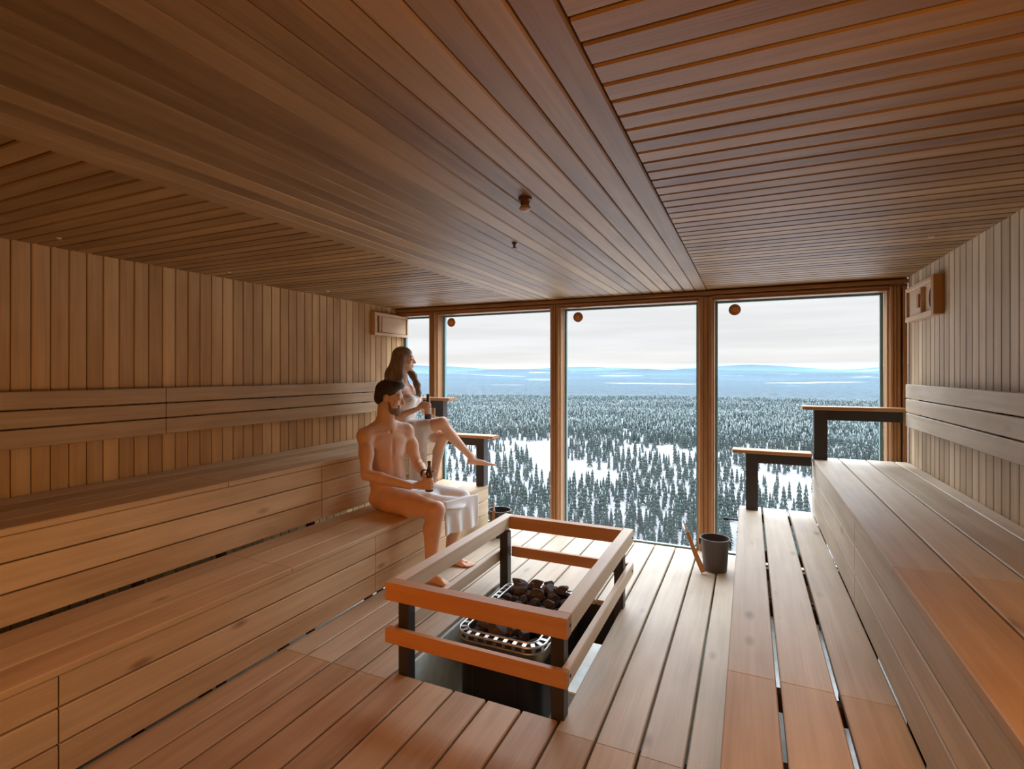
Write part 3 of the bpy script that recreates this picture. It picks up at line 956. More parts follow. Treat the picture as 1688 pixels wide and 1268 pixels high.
def tree_geo(seed, tiers, n, h=12.0, w=1.9):
    r = random.Random(seed); V = []; Fc = []
    lean = (r.uniform(-.02, .02), r.uniform(-.02, .02))
    for t in range(tiers):
        f = t / tiers
        z0 = h * (.07 + .84 * f); z1 = min(h, z0 + h * (1.0 / tiers) * 1.75)
        rad = w * (1 - f) ** .8 * r.uniform(.85, 1.1) + .12
        o = len(V); ph = r.uniform(0, 6)
        for j in range(n):
            a = ph + 2 * pi * j / n
            q = rad * (r.uniform(.9, 1.15) if j % 2 == 0 else r.uniform(.5, .75))
            V.append((q * cos(a) + lean[0] * z0, q * sin(a) + lean[1] * z0, z0 - (.25 if j % 2 == 0 else -.15) * rad))
        V.append((lean[0] * z1, lean[1] * z1, z1))
        for j in range(n):
            Fc.append((o + j, o + (j + 1) % n, o + n))
        # underside
        V.append((lean[0] * z0, lean[1] * z0, z0 + .25 * rad))
        for j in range(n):
            Fc.append((o + (j + 1) % n, o + j, o + n + 1))
    return np.array(V), np.array(Fc)
def trunk_geo(h=12.0):
    b = B(); b.lathe((0, 0, -1.0), [(.16, 0), (.12, 3), (.03, h * .9)], 6); return b
near_me = []
for i in range(6):
    v, f = tree_geo(50 + i, 11, 12, h=12.0, w=(1.9, 1.6, 2.2, 1.4, 1.8, 2.0)[i])
    near_me.append(np_mesh('crown', v, f, [tmat]))
tb_ = trunk_geo(); tme = bpy.data.meshes.new('trunk'); tme.from_pydata(tb_.v, [], tb_.f); tme.materials.append(trunk_m)

def density(r, az, x, y):
    # dense wood by the slope, open mires behind it, closed forest after that
    d = np.where(r < 285, .08, np.where(r < 470, .013, np.where(r < 1050, .028, .018)))
    mid = (r > 285) & (r < 470)
    patch = vnoise(x / 38, y / 38, 21)
    d = np.where(mid, d * np.where(patch > .58, 2.2, .14), d)
    d = np.where(r < 285, d * (0.35 + 1.1 * vnoise(x / 24, y / 24, 5)), d)
    d = np.where(r > 470, d * (0.6 + .8 * vnoise(x / 60, y / 60, 9)), d)
    return d
NT = 140000
a_lo, a_hi = radians(-38), radians(12.5)
r_ = np.sqrt(rng.uniform(135 ** 2, 1320 ** 2, NT)); a_ = rng.uniform(a_lo, a_hi, NT)
area_tot = .5 * (1320 ** 2 - 135 ** 2) * (a_hi - a_lo)
x_ = r_ * np.sin(a_); y_ = r_ * np.cos(a_) + 4
keep = rng.uniform(0, 1, NT) < density(r_, a_, x_, y_) * area_tot / NT
x_, y_, r_ = x_[keep], y_[keep], r_[keep]
o_ = np.argsort(r_); x_, y_, r_ = x_[o_], y_[o_], r_[o_]
z_ = ground_h(x_, y_)
s_ = rng.uniform(.55, 1.15, len(x_)) * np.where(r_ > 800, .9, 1.0); rot_ = rng.uniform(0, 2 * pi, len(x_))
# visible ones: below the deck edge line the ground is hidden
ok_ = np.ones(len(x_), bool); cell = {}
for i in range(len(x_)):
    if r_[i] > 420: break
    ci, cj = int(x_[i] // 4), int(y_[i] // 4)
    for a in (-1, 0, 1):
        for c in (-1, 0, 1):
            for q in cell.get((ci + a, cj + c), ()):
                if (x_[q] - x_[i]) ** 2 + (y_[q] - y_[i]) ** 2 < (2.2 * (s_[q] + s_[i])) ** 2: ok_[i] = False
    if ok_[i]: cell.setdefault((ci, cj), []).append(i)
x_, y_, z_, r_, s_, rot_ = [q[ok_] for q in (x_, y_, z_, r_, s_, rot_)]
vis = (z_ + 12 * s_ - 1.55) / r_ > -.335
x_, y_, z_, r_, s_, rot_ = [q[vis] for q in (x_, y_, z_, r_, s_, rot_)]
NI = 300
for i in range(min(NI, len(x_))):
    t = thing('spruce_tree', 'frosted spruce in the nearest part of the snowy forest outside', 'tree', (float(x_[i]), float(y_[i]), float(z_[i])), 'nearest frosted spruces outside the windows')
    t.rotation_euler = (0, 0, float(rot_[i])); t.scale = (float(s_[i]),) * 3
    for nm, me in (('crown', near_me[i % 6]), ('trunk', tme)):
        c = bpy.data.objects.new(nm, me); COL.objects.link(c); c.parent = t
def merge(ids, variants):
    Vs, Fs, off = [], [], 0
    for k, (v, f) in enumerate(variants):
        m_ = ids[k::len(variants)]
        c, s = np.cos(rot_[m_]), np.sin(rot_[m_])
        sv = s_[m_][:, None]
        vx = (v[None, :, 0] * c[:, None] - v[None, :, 1] * s[:, None]) * sv + x_[m_][:, None]
        vy = (v[None, :, 0] * s[:, None] + v[None, :, 1] * c[:, None]) * sv + y_[m_][:, None]
        vz = v[None, :, 2] * sv + z_[m_][:, None]
        Vs.append(np.stack([vx, vy, vz], -1).reshape(-1, 3))
        Fs.append((f[None] + (np.arange(len(m_)) * len(v))[:, None, None] + off).reshape(-1, 3)); off += len(m_) * len(v)
    return np.concatenate(Vs), np.concatenate(Fs)
ids = np.arange(NI, len(x_))
mid_ids = ids[r_[ids] < 520]; far_ids = ids[r_[ids] >= 520]
v1, f1 = merge(mid_ids, [tree_geo(80 + i, 6, 8, 12.0, (1.9, 1.6, 2.1, 1.5)[i]) for i in range(4)])
v2, f2 = merge(far_ids, [tree_geo(90 + i, 3, 6, 12.0, (2.1, 1.8, 2.3, 1.6)[i]) for i in range(4)])
fo = bpy.data.objects.new('distant_forest', np_mesh('distant_forest', np.concatenate([v1, v2]), np.concatenate([f1, f2 + len(v1)]), [tmat]))
COL.objects.link(fo)
tag(fo, 'spruce forest spreading over the snowy plain beyond the nearest trees', 'forest'); fo['kind'] = 'stuff'

# valley haze: a real scattering layer over the far plain
hm = bpy.data.materials.new('valley_haze'); hm.use_nodes = True
ht = hm.node_tree
for n in list(ht.nodes): ht.nodes.remove(n)
vsn = ht.nodes.new('ShaderNodeVolumeScatter')
vsn.inputs['Color'].default_value = (.0145, .043, .065, 1); vsn.inputs['Density'].default_value = .00085; vsn.inputs['Anisotropy'].default_value = 0.0
ho = ht.nodes.new('ShaderNodeOutputMaterial'); ht.links.new(vsn.outputs[0], ho.inputs['Volume'])
rows = [(430, -64, -46), (900, -80, -36), (2000, -110, -30), (5000, -140, 0), (9000, -160, 90), (15500, -180, 260)]
V = []; NA = 36
for (r, zb, zt) in rows:
    for z in (zb, zt):
        for j in range(NA):
            a = radians(-60 + 96 * j / (NA - 1)); V.append((r * sin(a), r * cos(a) + 4, z))
Fh = []; W_ = 2 * NA
for i in range(len(rows) - 1):
    for j in range(NA - 1):
        p = i * W_ + j; q = p + W_
        Fh.append((p, p + 1, q + 1, q)); Fh.append((p + NA, q + NA, q + NA + 1, p + NA + 1))
    Fh.append((i * W_, (i + 1) * W_, (i + 1) * W_ + NA, i * W_ + NA))
    Fh.append((i * W_ + NA - 1, i * W_ + 2 * NA - 1, (i + 1) * W_ + 2 * NA - 1, (i + 1) * W_ + NA - 1))
for j in range(NA - 1):
    Fh.append((j, j + NA, j + NA + 1, j + 1)); p = (len(rows) - 1) * W_ + j; Fh.append((p, p + 1, p + NA + 1, p + NA))
hme = bpy.data.meshes.new('valley_haze'); hme.from_pydata(V, [], Fh); hme.materials.append(hm)
import bmesh
bm = bmesh.new(); bm.from_mesh(hme); bmesh.ops.recalc_face_normals(bm, faces=bm.faces[:]); bm.to_mesh(hme); bm.free()
hz_o = bpy.data.objects.new('valley_haze', hme); COL.objects.link(hz_o)
tag(hz_o, 'blue haze lying over the far plain and hills', 'haze'); hz_o['kind'] = 'stuff'

# ------------------------------------------------------------------ people: smooth-blended volumes turned into one skin
class SDF:
    def __init__(s, lo, hi, vox=.005):
        s.lo = np.array(lo, float); s.vox = vox
        s.n = np.ceil((np.array(hi, float) - s.lo) / vox).astype(int) + 1
        s.g = np.full(s.n, 0.30, np.float32)
    def _sub(s, lo, hi):
        a = np.clip(np.floor((np.array(lo) - s.lo) / s.vox).astype(int), 0, s.n)
        b_ = np.clip(np.ceil((np.array(hi) - s.lo) / s.vox).astype(int) + 1, 0, s.n)
        if (b_ <= a).any():
            return None
        ax = [s.lo[i] + s.vox * np.arange(a[i], b_[i], dtype=np.float32) for i in range(3)]
        return tuple(slice(a[i], b_[i]) for i in range(3)), np.meshgrid(*ax, indexing='ij')
    def _mix(s, sl, d, k, cut=False):
        g = s.g[sl]
        if cut:
            d = -d
            h = np.clip(.5 - .5 * (g - d) / k, 0, 1) if k > 0 else (d > g)
            s.g[sl] = (g * (1 - h) + d * h + k * h * (1 - h)).astype(np.float32)
            return
        h = np.clip(.5 + .5 * (d - g) / k, 0, 1)
        s.g[sl] = (d * (1 - h) + g * h - k * h * (1 - h)).astype(np.float32)
    def cap(s, a, b_, ra, rb=None, k=.015, flat=None):
        rb = ra if rb is None else rb
        a = np.array(a, float); b_ = np.array(b_, float); m = max(ra, rb) + k + .02
        r = s._sub(np.minimum(a, b_) - m, np.maximum(a, b_) + m)
        if r is None: return
        sl, (x, y, z) = r
        ab = b_ - a; L2 = max(float(ab @ ab), 1e-9)
        px, py, pz = x - a[0], y - a[1], z - a[2]
        t = np.clip((px * ab[0] + py * ab[1] + pz * ab[2]) / L2, 0, 1)
        d = np.sqrt((px - ab[0] * t) ** 2 + (py - ab[1] * t) ** 2 + (pz - ab[2] * t) ** 2) - (ra + (rb - ra) * t)
        s._mix(sl, d, k)
    def chain(s, pts, rads, k=.015):
        for i in range(len(pts) - 1):
            s.cap(pts[i], pts[i + 1], rads[i], rads[i + 1], k)
    def ell(s, c, r, R=None, k=.015, cut=False):
        c = np.array(c, float); r = np.array(r, float); m = r.max() + k + .02
        q = s._sub(c - m, c + m)
        if q is None: return
        sl, (x, y, z) = q
        px, py, pz = x - c[0], y - c[1], z - c[2]
        if R is not None:
            R = np.array(R, float)     # rows: local axes
            px, py, pz = [px * R[i][0] + py * R[i][1] + pz * R[i][2] for i in range(3)]
        k0 = np.sqrt((px / r[0]) ** 2 + (py / r[1]) ** 2 + (pz / r[2]) ** 2)
        k1 = np.sqrt((px / r[0] ** 2) ** 2 + (py / r[1] ** 2) ** 2 + (pz / r[2] ** 2) ** 2) + 1e-9
        s._mix(sl, k0 * (k0 - 1) / k1, k, cut)
    def box(s, c, h, R=None, rnd=.01, k=.01, wave=None):
        c = np.array(c, float); h = np.array(h, float); m = float(np.linalg.norm(h)) + k + .03
        q = s._sub(c - m, c + m)
        if q is None: return
        sl, (x, y, z) = q
        px, py, pz = x - c[0], y - c[1], z - c[2]
        if R is not None:
            R = np.array(R, float)
            px, py, pz = [px * R[i][0] + py * R[i][1] + pz * R[i][2] for i in range(3)]
        if wave is not None:
            py = py + wave(px, pz)
        dx, dy, dz = np.abs(px) - h[0] + rnd, np.abs(py) - h[1] + rnd, np.abs(pz) - h[2] + rnd
        d = np.sqrt(np.maximum(dx, 0) ** 2 + np.maximum(dy, 0) ** 2 + np.maximum(dz, 0) ** 2) + np.minimum(np.maximum(dx, np.maximum(dy, dz)), 0) - rnd
        s._mix(sl, d, k)
    def mesh(s, name, mats, parent, smooth_it=2):
        g = s.g; n = np.array(g.shape)
        ins = g < 0
        c = np.zeros(n - 1, np.int8)
        for i in (0, 1):
            for j in (0, 1):
                for l in (0, 1):
                    c += ins[i:n[0] - 1 + i, j:n[1] - 1 + j, l:n[2] - 1 + l]
        act = (c > 0) & (c < 8)
        idx = -np.ones(act.shape, np.int64); A_ = np.argwhere(act); idx[act] = np.arange(len(A_))
        acc = np.zeros((len(A_), 3)); cnt_ = np.zeros(len(A_))
        cor = [(i, j, l) for i in (0, 1) for j in (0, 1) for l in (0, 1)]
        for p in range(8):
            for q in range(p + 1, 8):
                if sum(abs(cor[p][t] - cor[q][t]) for t in range(3)) != 1: continue
                ga = g[A_[:, 0] + cor[p][0], A_[:, 1] + cor[p][1], A_[:, 2] + cor[p][2]]
                gb_ = g[A_[:, 0] + cor[q][0], A_[:, 1] + cor[q][1], A_[:, 2] + cor[q][2]]
                m = (ga < 0) != (gb_ < 0)
                t = np.where(m, ga / np.where(m, ga - gb_, 1), 0)
                P0 = np.array(cor[p], float); P1 = np.array(cor[q], float)
                acc[m] += P0 + t[m][:, None] * (P1 - P0); cnt_[m] += 1
        V = (A_ + acc / cnt_[:, None]) * s.vox + s.lo
        Fs = []
        for ax in range(3):
            u, w = [(1, 2), (2, 0), (0, 1)][ax]
            a0 = [slice(None)] * 3; a1 = [slice(None)] * 3
            a0[ax] = slice(0, -1); a1[ax] = slice(1, None)
            ch = ins[tuple(a0)] != ins[tuple(a1)]
            E_ = np.argwhere(ch)
            E_ = E_[(E_[:, u] > 0) & (E_[:, w] > 0) & (E_[:, u] < n[u] - 1) & (E_[:, w] < n[w] - 1)]
            ev = ins[E_[:, 0], E_[:, 1], E_[:, 2]]
            def ci(du, dw):
                q = E_.copy(); q[:, u] -= du; q[:, w] -= dw
                return idx[q[:, 0], q[:, 1], q[:, 2]]
            Q = np.stack([ci(1, 1), ci(0, 1), ci(0, 0), ci(1, 0)], -1)
            Q[~ev] = Q[~ev][:, ::-1]
            Fs.append(Q[(Q >= 0).all(1)])
        Fq = np.concatenate(Fs)
        for _ in range(smooth_it):      # light Laplacian smoothing
            S = np.zeros_like(V); C_ = np.zeros(len(V))
            for i in range(4):
                a, b_ = Fq[:, i], Fq[:, (i + 1) % 4]
                np.add.at(S, a, V[b_]); np.add.at(C_, a, 1); np.add.at(S, b_, V[a]); np.add.at(C_, b_, 1)
            V = V * .5 + .5 * S / np.maximum(C_, 1)[:, None]
        if parent is not None:
            V = V - np.array(world_loc(parent))
        me = np_mesh(name, V, Fq, mats, True)
        o = bpy.data.objects.new(name, me); COL.objects.link(o); o.parent = parent
        return o

def nrm(v):
    v = np.array(v, float); return v / np.linalg.norm(v)
def frame(f, up=(0, 0, 1)):
    """rows: right-of-face, forward, up"""
    f = nrm(f); r = nrm(np.cross(f, up)); u = np.cross(r, f)
    return np.array([r, f, u])
def A(*p): return np.array(p, float)

def head(S, c, R, sc=1.0, male=True):
    P = lambda x, y, z: np.array(c) + (R[0] * x + R[1] * y + R[2] * z) * sc
    E = lambda p, r, k=.012, cut=False: S.ell(P(*p), np.array(r) * sc, R, k, cut)
    E((0, -.012, .035), (.074, .094, .082), .01)             # cranium
    E((0, .030, -.020), (.062, .066, .085), .02)             # face
    E((0, .042, -.072), (.040 if male else .033, .045, .034), .02)      # jaw
    E((0, .078, -.094), (.020, .016, .016), .012)            # chin
    E((0, .078, .030), (.052, .018, .014), .012)             # brow
    for s_ in (-1, 1):
        E((s_ * .032, .098, .006), (.016, .014, .012), .008, True)   # eye sockets
        E((s_ * .031, .082, .006), (.013, .012, .009), .004)
        E((s_ * .042, .066, -.022), (.022, .022, .018), .014)        # cheek bones
        E((s_ * .075, -.006, -.002), (.009, .018, .030), .006)       # ears
        E((s_ * .079, .002, .002), (.006, .009, .016), .004, True)
    S.cap(P(0, .090, .018), P(0, .113, -.022), .007 * sc, .0115 * sc, .008)    # nose
    for s_ in (-1, 1):
        S.cap(P(s_ * .006, .100, -.026), P(s_ * .012, .098, -.027), .007 * sc, .006 * sc, .005)
    E((0, .094, -.052), (.021, .009, .0055), .004)           # upper lip
    E((0, .092, -.064), (.018, .009, .0055), .004)           # lower lip
    return P

def foot(S, heel, toe, up=(0, 0, 1), side=1, sc=1.0):
    heel, toe = np.array(heel, float), np.array(toe, float)
    f = nrm(toe - heel); r = nrm(np.cross(f, up)); u = np.cross(r, f); L_ = np.linalg.norm(toe - heel)
    P = lambda x, y, z: heel + r * x + f * y + u * z
    S.cap(P(0, 0, .006), P(0, .03, .012), .028 * sc, .030 * sc, .02)
    S.cap(P(0, .02, .022), P(0, L_ * .55, .004), .030 * sc, .021 * sc, .02)
    S.cap(P(side * .012, L_ * .25, -.002), P(side * .016, L_ * .68, -.008), .022 * sc, .019 * sc, .015)
    S.cap(P(-side * .012, L_ * .25, -.004), P(-side * .024, L_ * .64, -.012), .020 * sc, .015 * sc, .015)
    for i in range(5):
        x = side * (.024 - .0135 * i)
        l1 = L_ * (.70 - .02 * i)
        S.cap(P(x * .9, l1, -.010), P(x * 1.1, L_ * (.98 - .045 * i), -.015), (.0125 - .0012 * i) * sc, (.011 - .0012 * i) * sc, .004)

def grip(S, Bc, zc, Rb, wr, s_=1, sc=1.0, ax=(0, 0, 1), spread=.0195):
    """hand around a vertical bottle; wr: wrist point; s_: winding direction of the fingers"""
    Bc = np.array(Bc, float); wr = np.array(wr, float)
    d = wr - Bc; aw = math.atan2(d[1], d[0])
    C_ = lambda ang, r, z: A(Bc[0] + r * cos(ang), Bc[1] + r * sin(ang), z)
    pa = aw + s_ * .35
    pc = C_(pa, Rb + .016, zc)
    # palm
    q = C_(aw, Rb + .030, zc)
    S.cap(wr, q, .024 * sc, .026 * sc, .015)
    for dz in (-.026, -.009, .009, .026):
        S.cap(wr * .35 + q * .65 + A(0, 0, dz * .5), C_(pa + s_ * .35, Rb + .014, zc + dz), .016 * sc, .0135 * sc, .012)
    ln = (.86, 1.0, .95, .74)
    for i in range(4):
        z0 = zc + (1.5 - i) * spread
        a0 = pa + s_ * .30; n = 7; span = ln[i] * .072 / (Rb + .011)
        pts = [C_(a0 + s_ * span * t / n, Rb + .0105 + .006 * (1 - t / n) * (t == 0), z0 - .003 * t / n) for t in range(n + 1)]
        rd = [.0105, .0095, .0098, .0088, .0090, .0082, .0082, .0076]
        S.chain(pts, [r * sc for r in rd], .0025)
    a0 = aw - s_ * .15
    pts = [C_(aw, Rb + .026, zc + .004), C_(a0 - s_ * .45, Rb + .016, zc + .022), C_(a0 - s_ * 1.1, Rb + .0115, zc + .036), C_(a0 - s_ * 1.7, Rb + .0105, zc + .044)]
    S.chain(pts, [.015 * sc, .0125 * sc, .0105 * sc, .0088 * sc], .006)

def beer_bottle(loc, lab, tilt=(0, 0)):
    x, y, z = loc
    e = thing('beer_bottle', lab, 'bottle', loc)
    ax = nrm((tilt[0], tilt[1], 1))
    b = B(); b.lathe(loc, [(.022, .0), (.029, .003), (.0305, .010), (.0305, .125), (.028, .145), (.018, .168), (.0135, .182), (.0128, .222)], 24, axis=tuple(ax)); autosmooth(b.build('glass_body', M['glass_bottle'], e))
    b = B(); b.lathe(loc, [(.0145, .221), (.0148, .232), (.0125, .2345), (.009, .2345), (.008, .20)], 20, axis=tuple(ax), cap=False); autosmooth(b.build('lip', M['glass_bottle'], e))
    b = B(); b.lathe(loc, [(.0308, .050), (.0309, .052), (.0309, .108), (.0308, .110)], 24, axis=tuple(ax), cap=False); autosmooth(b.build('label', M['label'], e))
    b = B(); b.lathe(loc, [(.0308, .004), (.0311, .006), (.0311, .032), (.0308, .034)], 24, axis=tuple(ax), cap=False); autosmooth(b.build('base_band', M['bottle_dark'], e))
    return e

# ---- man on the lower bench
man = thing('person', 'bare-chested bearded man with white towel on his lap, seated on the lower bench', 'person', (-2.6, 3.5, LB))
mb = (-2.235, 3.372, .635)
S = SDF((-2.98, 2.98, -.02), (-1.86, 3.98, 1.56), .005)
left = nrm((.447, .894, 0)); fwd = A(.894, -.447, 0); up = A(0, 0, 1)
T = lambda c, l, f, u: A(*c) + left * l + fwd * f + up * u
pel = A(-2.665, 3.47, .545); wai = A(-2.69, 3.45, .74); che = A(-2.69, 3.44, .93); uch = A(-2.69, 3.42, 1.05); nkb = A(-2.685, 3.415, 1.11)
Rt = np.array([left, fwd, up])
S.ell(pel, (.175, .125, .115), Rt, .03)
S.ell(pel + A(-.02, 0, -.02), (.17, .13, .095), Rt, .03)
S.ell(wai + A(0, 0, -.07), (.150, .112, .12), Rt, .05)
S.ell(wai + A(0, 0, .03), (.146, .105, .13), Rt, .05)
S.ell(che, (.168, .115, .155), Rt, .05)
S.ell(uch, (.165, .095, .085), Rt, .05)
for s_ in (-1, 1):
    S.ell(T(uch, s_ * .078, .062, -.060), (.078, .036, .058), Rt, .022)      # pectorals
    S.ell(T(che, s_ * .105, -.035, .02), (.070, .070, .135), Rt, .03)        # lats
    S.ell(T(uch, s_ * .085, -.06, -.01), (.075, .045, .085), Rt, .03)        # shoulder blades
    S.ell(T(wai, s_ * .036, .088, .0), (.034, .020, .12), Rt, .018)          # abdominals
S.ell(T(che, 0, .118, .0), (.008, .012, .09), Rt, .02, True)
S.ell(T(wai, 0, .122, -.035), (.007, .012, .008), Rt, .006, True)            # navel
Rsh = A(-2.745, 3.245, 1.045); Lsh = A(-2.60, 3.575, 1.055)
for P0 in (Rsh, Lsh):
    S.cap(nkb + A(-.01, 0, .02), P0 + A(0, 0, .010), .062, .056, .04)            # trapezius
    S.ell(P0, (.066, .064, .070), None, .03)
S.cap(T(nkb, -.02, .085, -.035), Rsh + fwd * .045 + A(0, 0, .02), .011, .012, .012)   # collar bones
S.cap(T(nkb, .02, .085, -.035), Lsh + fwd * .045 + A(0, 0, .02), .011, .012, .012)
Rel = A(-2.665, 3.165, .765); Rwr = A(-2.335, 3.265, .690)
Lel = A(-2.545, 3.665, .775); Lwr = A(-2.335, 3.475, .735)
for sh, el, wr_ in ((Rsh, Rel, Rwr), (Lsh, Lel, Lwr)):
    m = sh * .55 + el * .45
    S.cap(sh, m, .056, .050, .02); S.cap(m, el, .050, .040, .02)
    S.ell(m + A(.012, 0, 0), (.050, .048, .075), None, .03)
    fm = el * .68 + wr_ * .32
    S.cap(el, fm, .041, .045, .02); S.cap(fm, wr_, .045, .027, .02)
grip(S, mb, mb[2] + .060, .0305, Rwr + A(.025, .03, -.002), s_=1)
grip(S, mb, mb[2] + .118, .0305, Lwr + A(.025, -.025, .0), s_=1, spread=.0175)
hc = A(-2.650, 3.42, 1.345)
hf = nrm((.90, .38, -.20)); Rh = frame(hf)
S.cap(nkb + A(-.015, .0, .0), hc + Rh[1] * -.02 + Rh[2] * -.06, .064, .058, .03)      # neck
S.cap(nkb + A(.04, -.0, -.01), hc + Rh[1] * .02 + Rh[2] * -.08, .040, .036, .03)
Ph = head(S, hc, Rh, 1.10)
# legs
Rhip = A(-2.61, 3.375, .535); Rkn = A(-2.115, 3.285, .525); Ran = A(-2.15, 3.262, .095)
Lhip = A(-2.60, 3.60, .535); Lkn = A(-2.13, 3.69, .520); Lan = A(-2.20, 3.615, .095)
for hp, kn, an, to, sd in ((Rhip, Rkn, Ran, A(-1.95, 3.225, .028), 1), (Lhip, Lkn, Lan, A(-2.01, 3.64, .028), -1)):
    m = hp * .5 + kn * .5 + A(0, 0, -.004)
    S.cap(hp, m, .100, .092, .03); S.cap(m, kn + A(-.02, 0, 0), .092, .068, .03)
    S.ell(kn + A(.012, 0, .004), (.058, .055, .060), None, .02)
    cm_ = kn * .68 + an * .32 + A(-.022, 0, 0)
    S.cap(kn, cm_, .060, .065, .02); S.cap(cm_, an, .063, .036, .02)
    S.cap(kn + A(.018, 0, -.04), an + A(.012, 0, .02), .036, .028, .02)
    hl = A(an[0] - .035, an[1], .035)
    f2 = nrm((to - hl) * A(1, 1, 0))
    S.cap(an, hl + f2 * .03 + A(0, 0, .01), .034, .032, .02)
    foot(S, hl, A(*(hl + f2 * .255)[:2], .024), side=sd)
body = S.mesh('body', [M['skin_m']], man)
# hair, beard
H = SDF(hc - .2, hc + .2, .004)
ph = lambda x, y, z: hc + (Rh[0] * x + Rh[1] * y + Rh[2] * z) * 1.10
H.ell(ph(0, -.018, .048), A(.080, .096, .084) * 1.10, Rh, .01)
H.ell(ph(0, .045, .102), A(.060, .048, .034) * 1.10, Rh, .02)
H.ell(ph(0, -.060, -.005), A(.066, .050, .062) * 1.10, Rh, .02)
H.ell(ph(0, .095, .010), A(.080, .062, .075) * 1.10, Rh, .006, True)
H.ell(ph(-.10, .03, -.03), A(.05, .045, .055) * 1.10, Rh, .006, True)
H.ell(ph(.10, .03, -.03), A(.05, .045, .055) * 1.10, Rh, .006, True)
H.mesh('hair', [M['hair_m']], man, 1)
H = SDF(hc - .2, hc + .2, .004)
H.ell(ph(0, .050, -.080), A(.050, .052, .040) * 1.10, Rh, .012)
H.ell(ph(0, .083, -.100), A(.026, .022, .024) * 1.10, Rh, .012)
H.cap(ph(-.026, .086, -.044), ph(.026, .086, -.044), .009, .009, .01)
for s_ in (-1, 1):
    H.cap(ph(s_ * .062, .022, -.030), ph(s_ * .050, .040, -.075), .007, .014, .012)
H.ell(ph(0, .104, -.058), A(.018, .014, .0085) * 1.10, Rh, .003, True)
H.ell(ph(0, .02, -.055), A(.040, .050, .05) * 1.10, Rh, .006, True)
H.mesh('beard', [M['beard']], man, 1)
def eyes(par, P_, sc):
    for s_ in (-1, 1):
        b = B(); c_ = P_(s_ * .031, .0885, .006)
        b.lathe(tuple(c_ - A(0, 0, .004)), [(.001, 0), (.0045, .0015), (.006, .004), (.0045, .0065), (.001, .008)], 10)
        b.build('eye', M['eye'], par, True)
        b = B(); b.tube([P_(s_ * .016, .0885, .024), P_(s_ * .034, .0855, .028), P_(s_ * .050, .070, .024)], [.003, .0036, .002], 6)
        b.build('eyebrow', M['hair_m'], par, True)
eyes(man, Ph, 1.1)
b = B(); wv = nrm(Lel - Lwr); wc = Lwr + wv * .03
b.lathe(tuple(wc - wv * .018), [(.029, 0), (.035, .002), (.036, .034), (.031, .038)], 20, axis=tuple(wv)); b.build('wrist_strap', M['watch'], man, True)
# towel over the lap and far thigh
H = SDF((-2.90, 3.10, .15), (-1.90, 3.95, .80), .005)
H.ell(T(pel, .04, .045, .050), (.140, .095, .062), Rt, .02)
H.ell(T(pel, .03, .10, .05), (.150, .080, .050), Rt, .02)
m = Lhip * .5 + Lkn * .5
H.cap(Lhip + A(0, 0, .010), m + A(0, 0, .008), .104, .094, .02); H.cap(m + A(0, 0, .008), Lkn + A(.0, 0, .008), .094, .070, .02)
H.cap(T(pel, -.04, .18, .045), m + A(.05, -.075, .030), .040, .035, .03)
H.ell((-2.16, 3.52, .500), (.14, .13, .028), None, .05)
H.cap((-2.30, 3.50, .555), (-2.10, 3.60, .515), .030, .022, .05)
dl = nrm((.10, .34, 0)); dn_ = nrm((.95, -.3, 0))
H.box((-2.075, 3.590, .425), (.180, .012, .130), [dl, dn_, up], .008, .03, lambda x, z: .014 * np.sin(x * 48 + 1 + z * 4) * np.clip((.12 - z) / .2, 0, 1))
H.mesh('towel', [M['towel']], man, 1)
beer_bottle(mb, 'brown beer bottle held in both hands by the bearded man')

# ---- woman on the upper bench
wom = thing('person', 'long-haired woman wrapped in a white towel with crossed legs on the upper bench', 'person', (-3.05, 4.2, UB))
wb = (-2.715, 4.075, 1.115)
S = SDF((-3.40, 3.80, .40), (-2.12, 4.62, 1.86), .005)
left = nrm((-.25, .95, 0)); fwd = nrm((.95, .25, 0)); Rt = np.array([left, fwd, up])
pel = A(-3.07, 4.215, .975); wai = A(-3.075, 4.20, 1.13); che = A(-3.065, 4.185, 1.28); uch = A(-3.065, 4.18, 1.38); nkb = A(-3.07, 4.18, 1.445)
S.ell(pel, (.175, .135, .10), Rt, .03)
S.ell(wai, (.120, .095, .14), Rt, .05)
S.ell(che, (.135, .100, .12), Rt, .05)
S.ell(uch, (.140, .075, .065), Rt, .04)
for s_ in (-1, 1):
    S.ell(T(che, s_ * .065, .085, .005), (.058, .050, .055), Rt, .02)
Rsh = A(-3.035, 4.015, 1.375); Lsh = A(-3.095, 4.345, 1.375)
for P0 in (Rsh, Lsh):
    S.cap(nkb, P0, .036, .040, .035); S.ell(P0, (.047, .046, .050), None, .025)
S.cap(T(nkb, -.02, .062, -.03), Rsh + fwd * .03 + A(0, 0, .02), .008, .009, .012)
S.cap(T(nkb, .02, .062, -.03), Lsh + fwd * .03 + A(0, 0, .02), .008, .009, .012)
Rel = A(-2.985, 3.945, 1.13); Rwr = A(-2.795, 4.045, 1.215)
Lel = A(-3.00, 4.46, 1.14); Lwr = A(-2.82, 4.34, 1.10)
for sh, el, wr_ in ((Rsh, Rel, Rwr), (Lsh, Lel, Lwr)):
    m = sh * .5 + el * .5
    S.cap(sh, m, .042, .038, .02); S.cap(m, el, .038, .032, .02)
    fm = el * .7 + wr_ * .3
    S.cap(el, fm, .033, .034, .02); S.cap(fm, wr_, .034, .021, .02)
grip(S, wb, wb[2] + .130, .026, Rwr + A(.01, .005, .02), s_=1, sc=.92, spread=.0175)
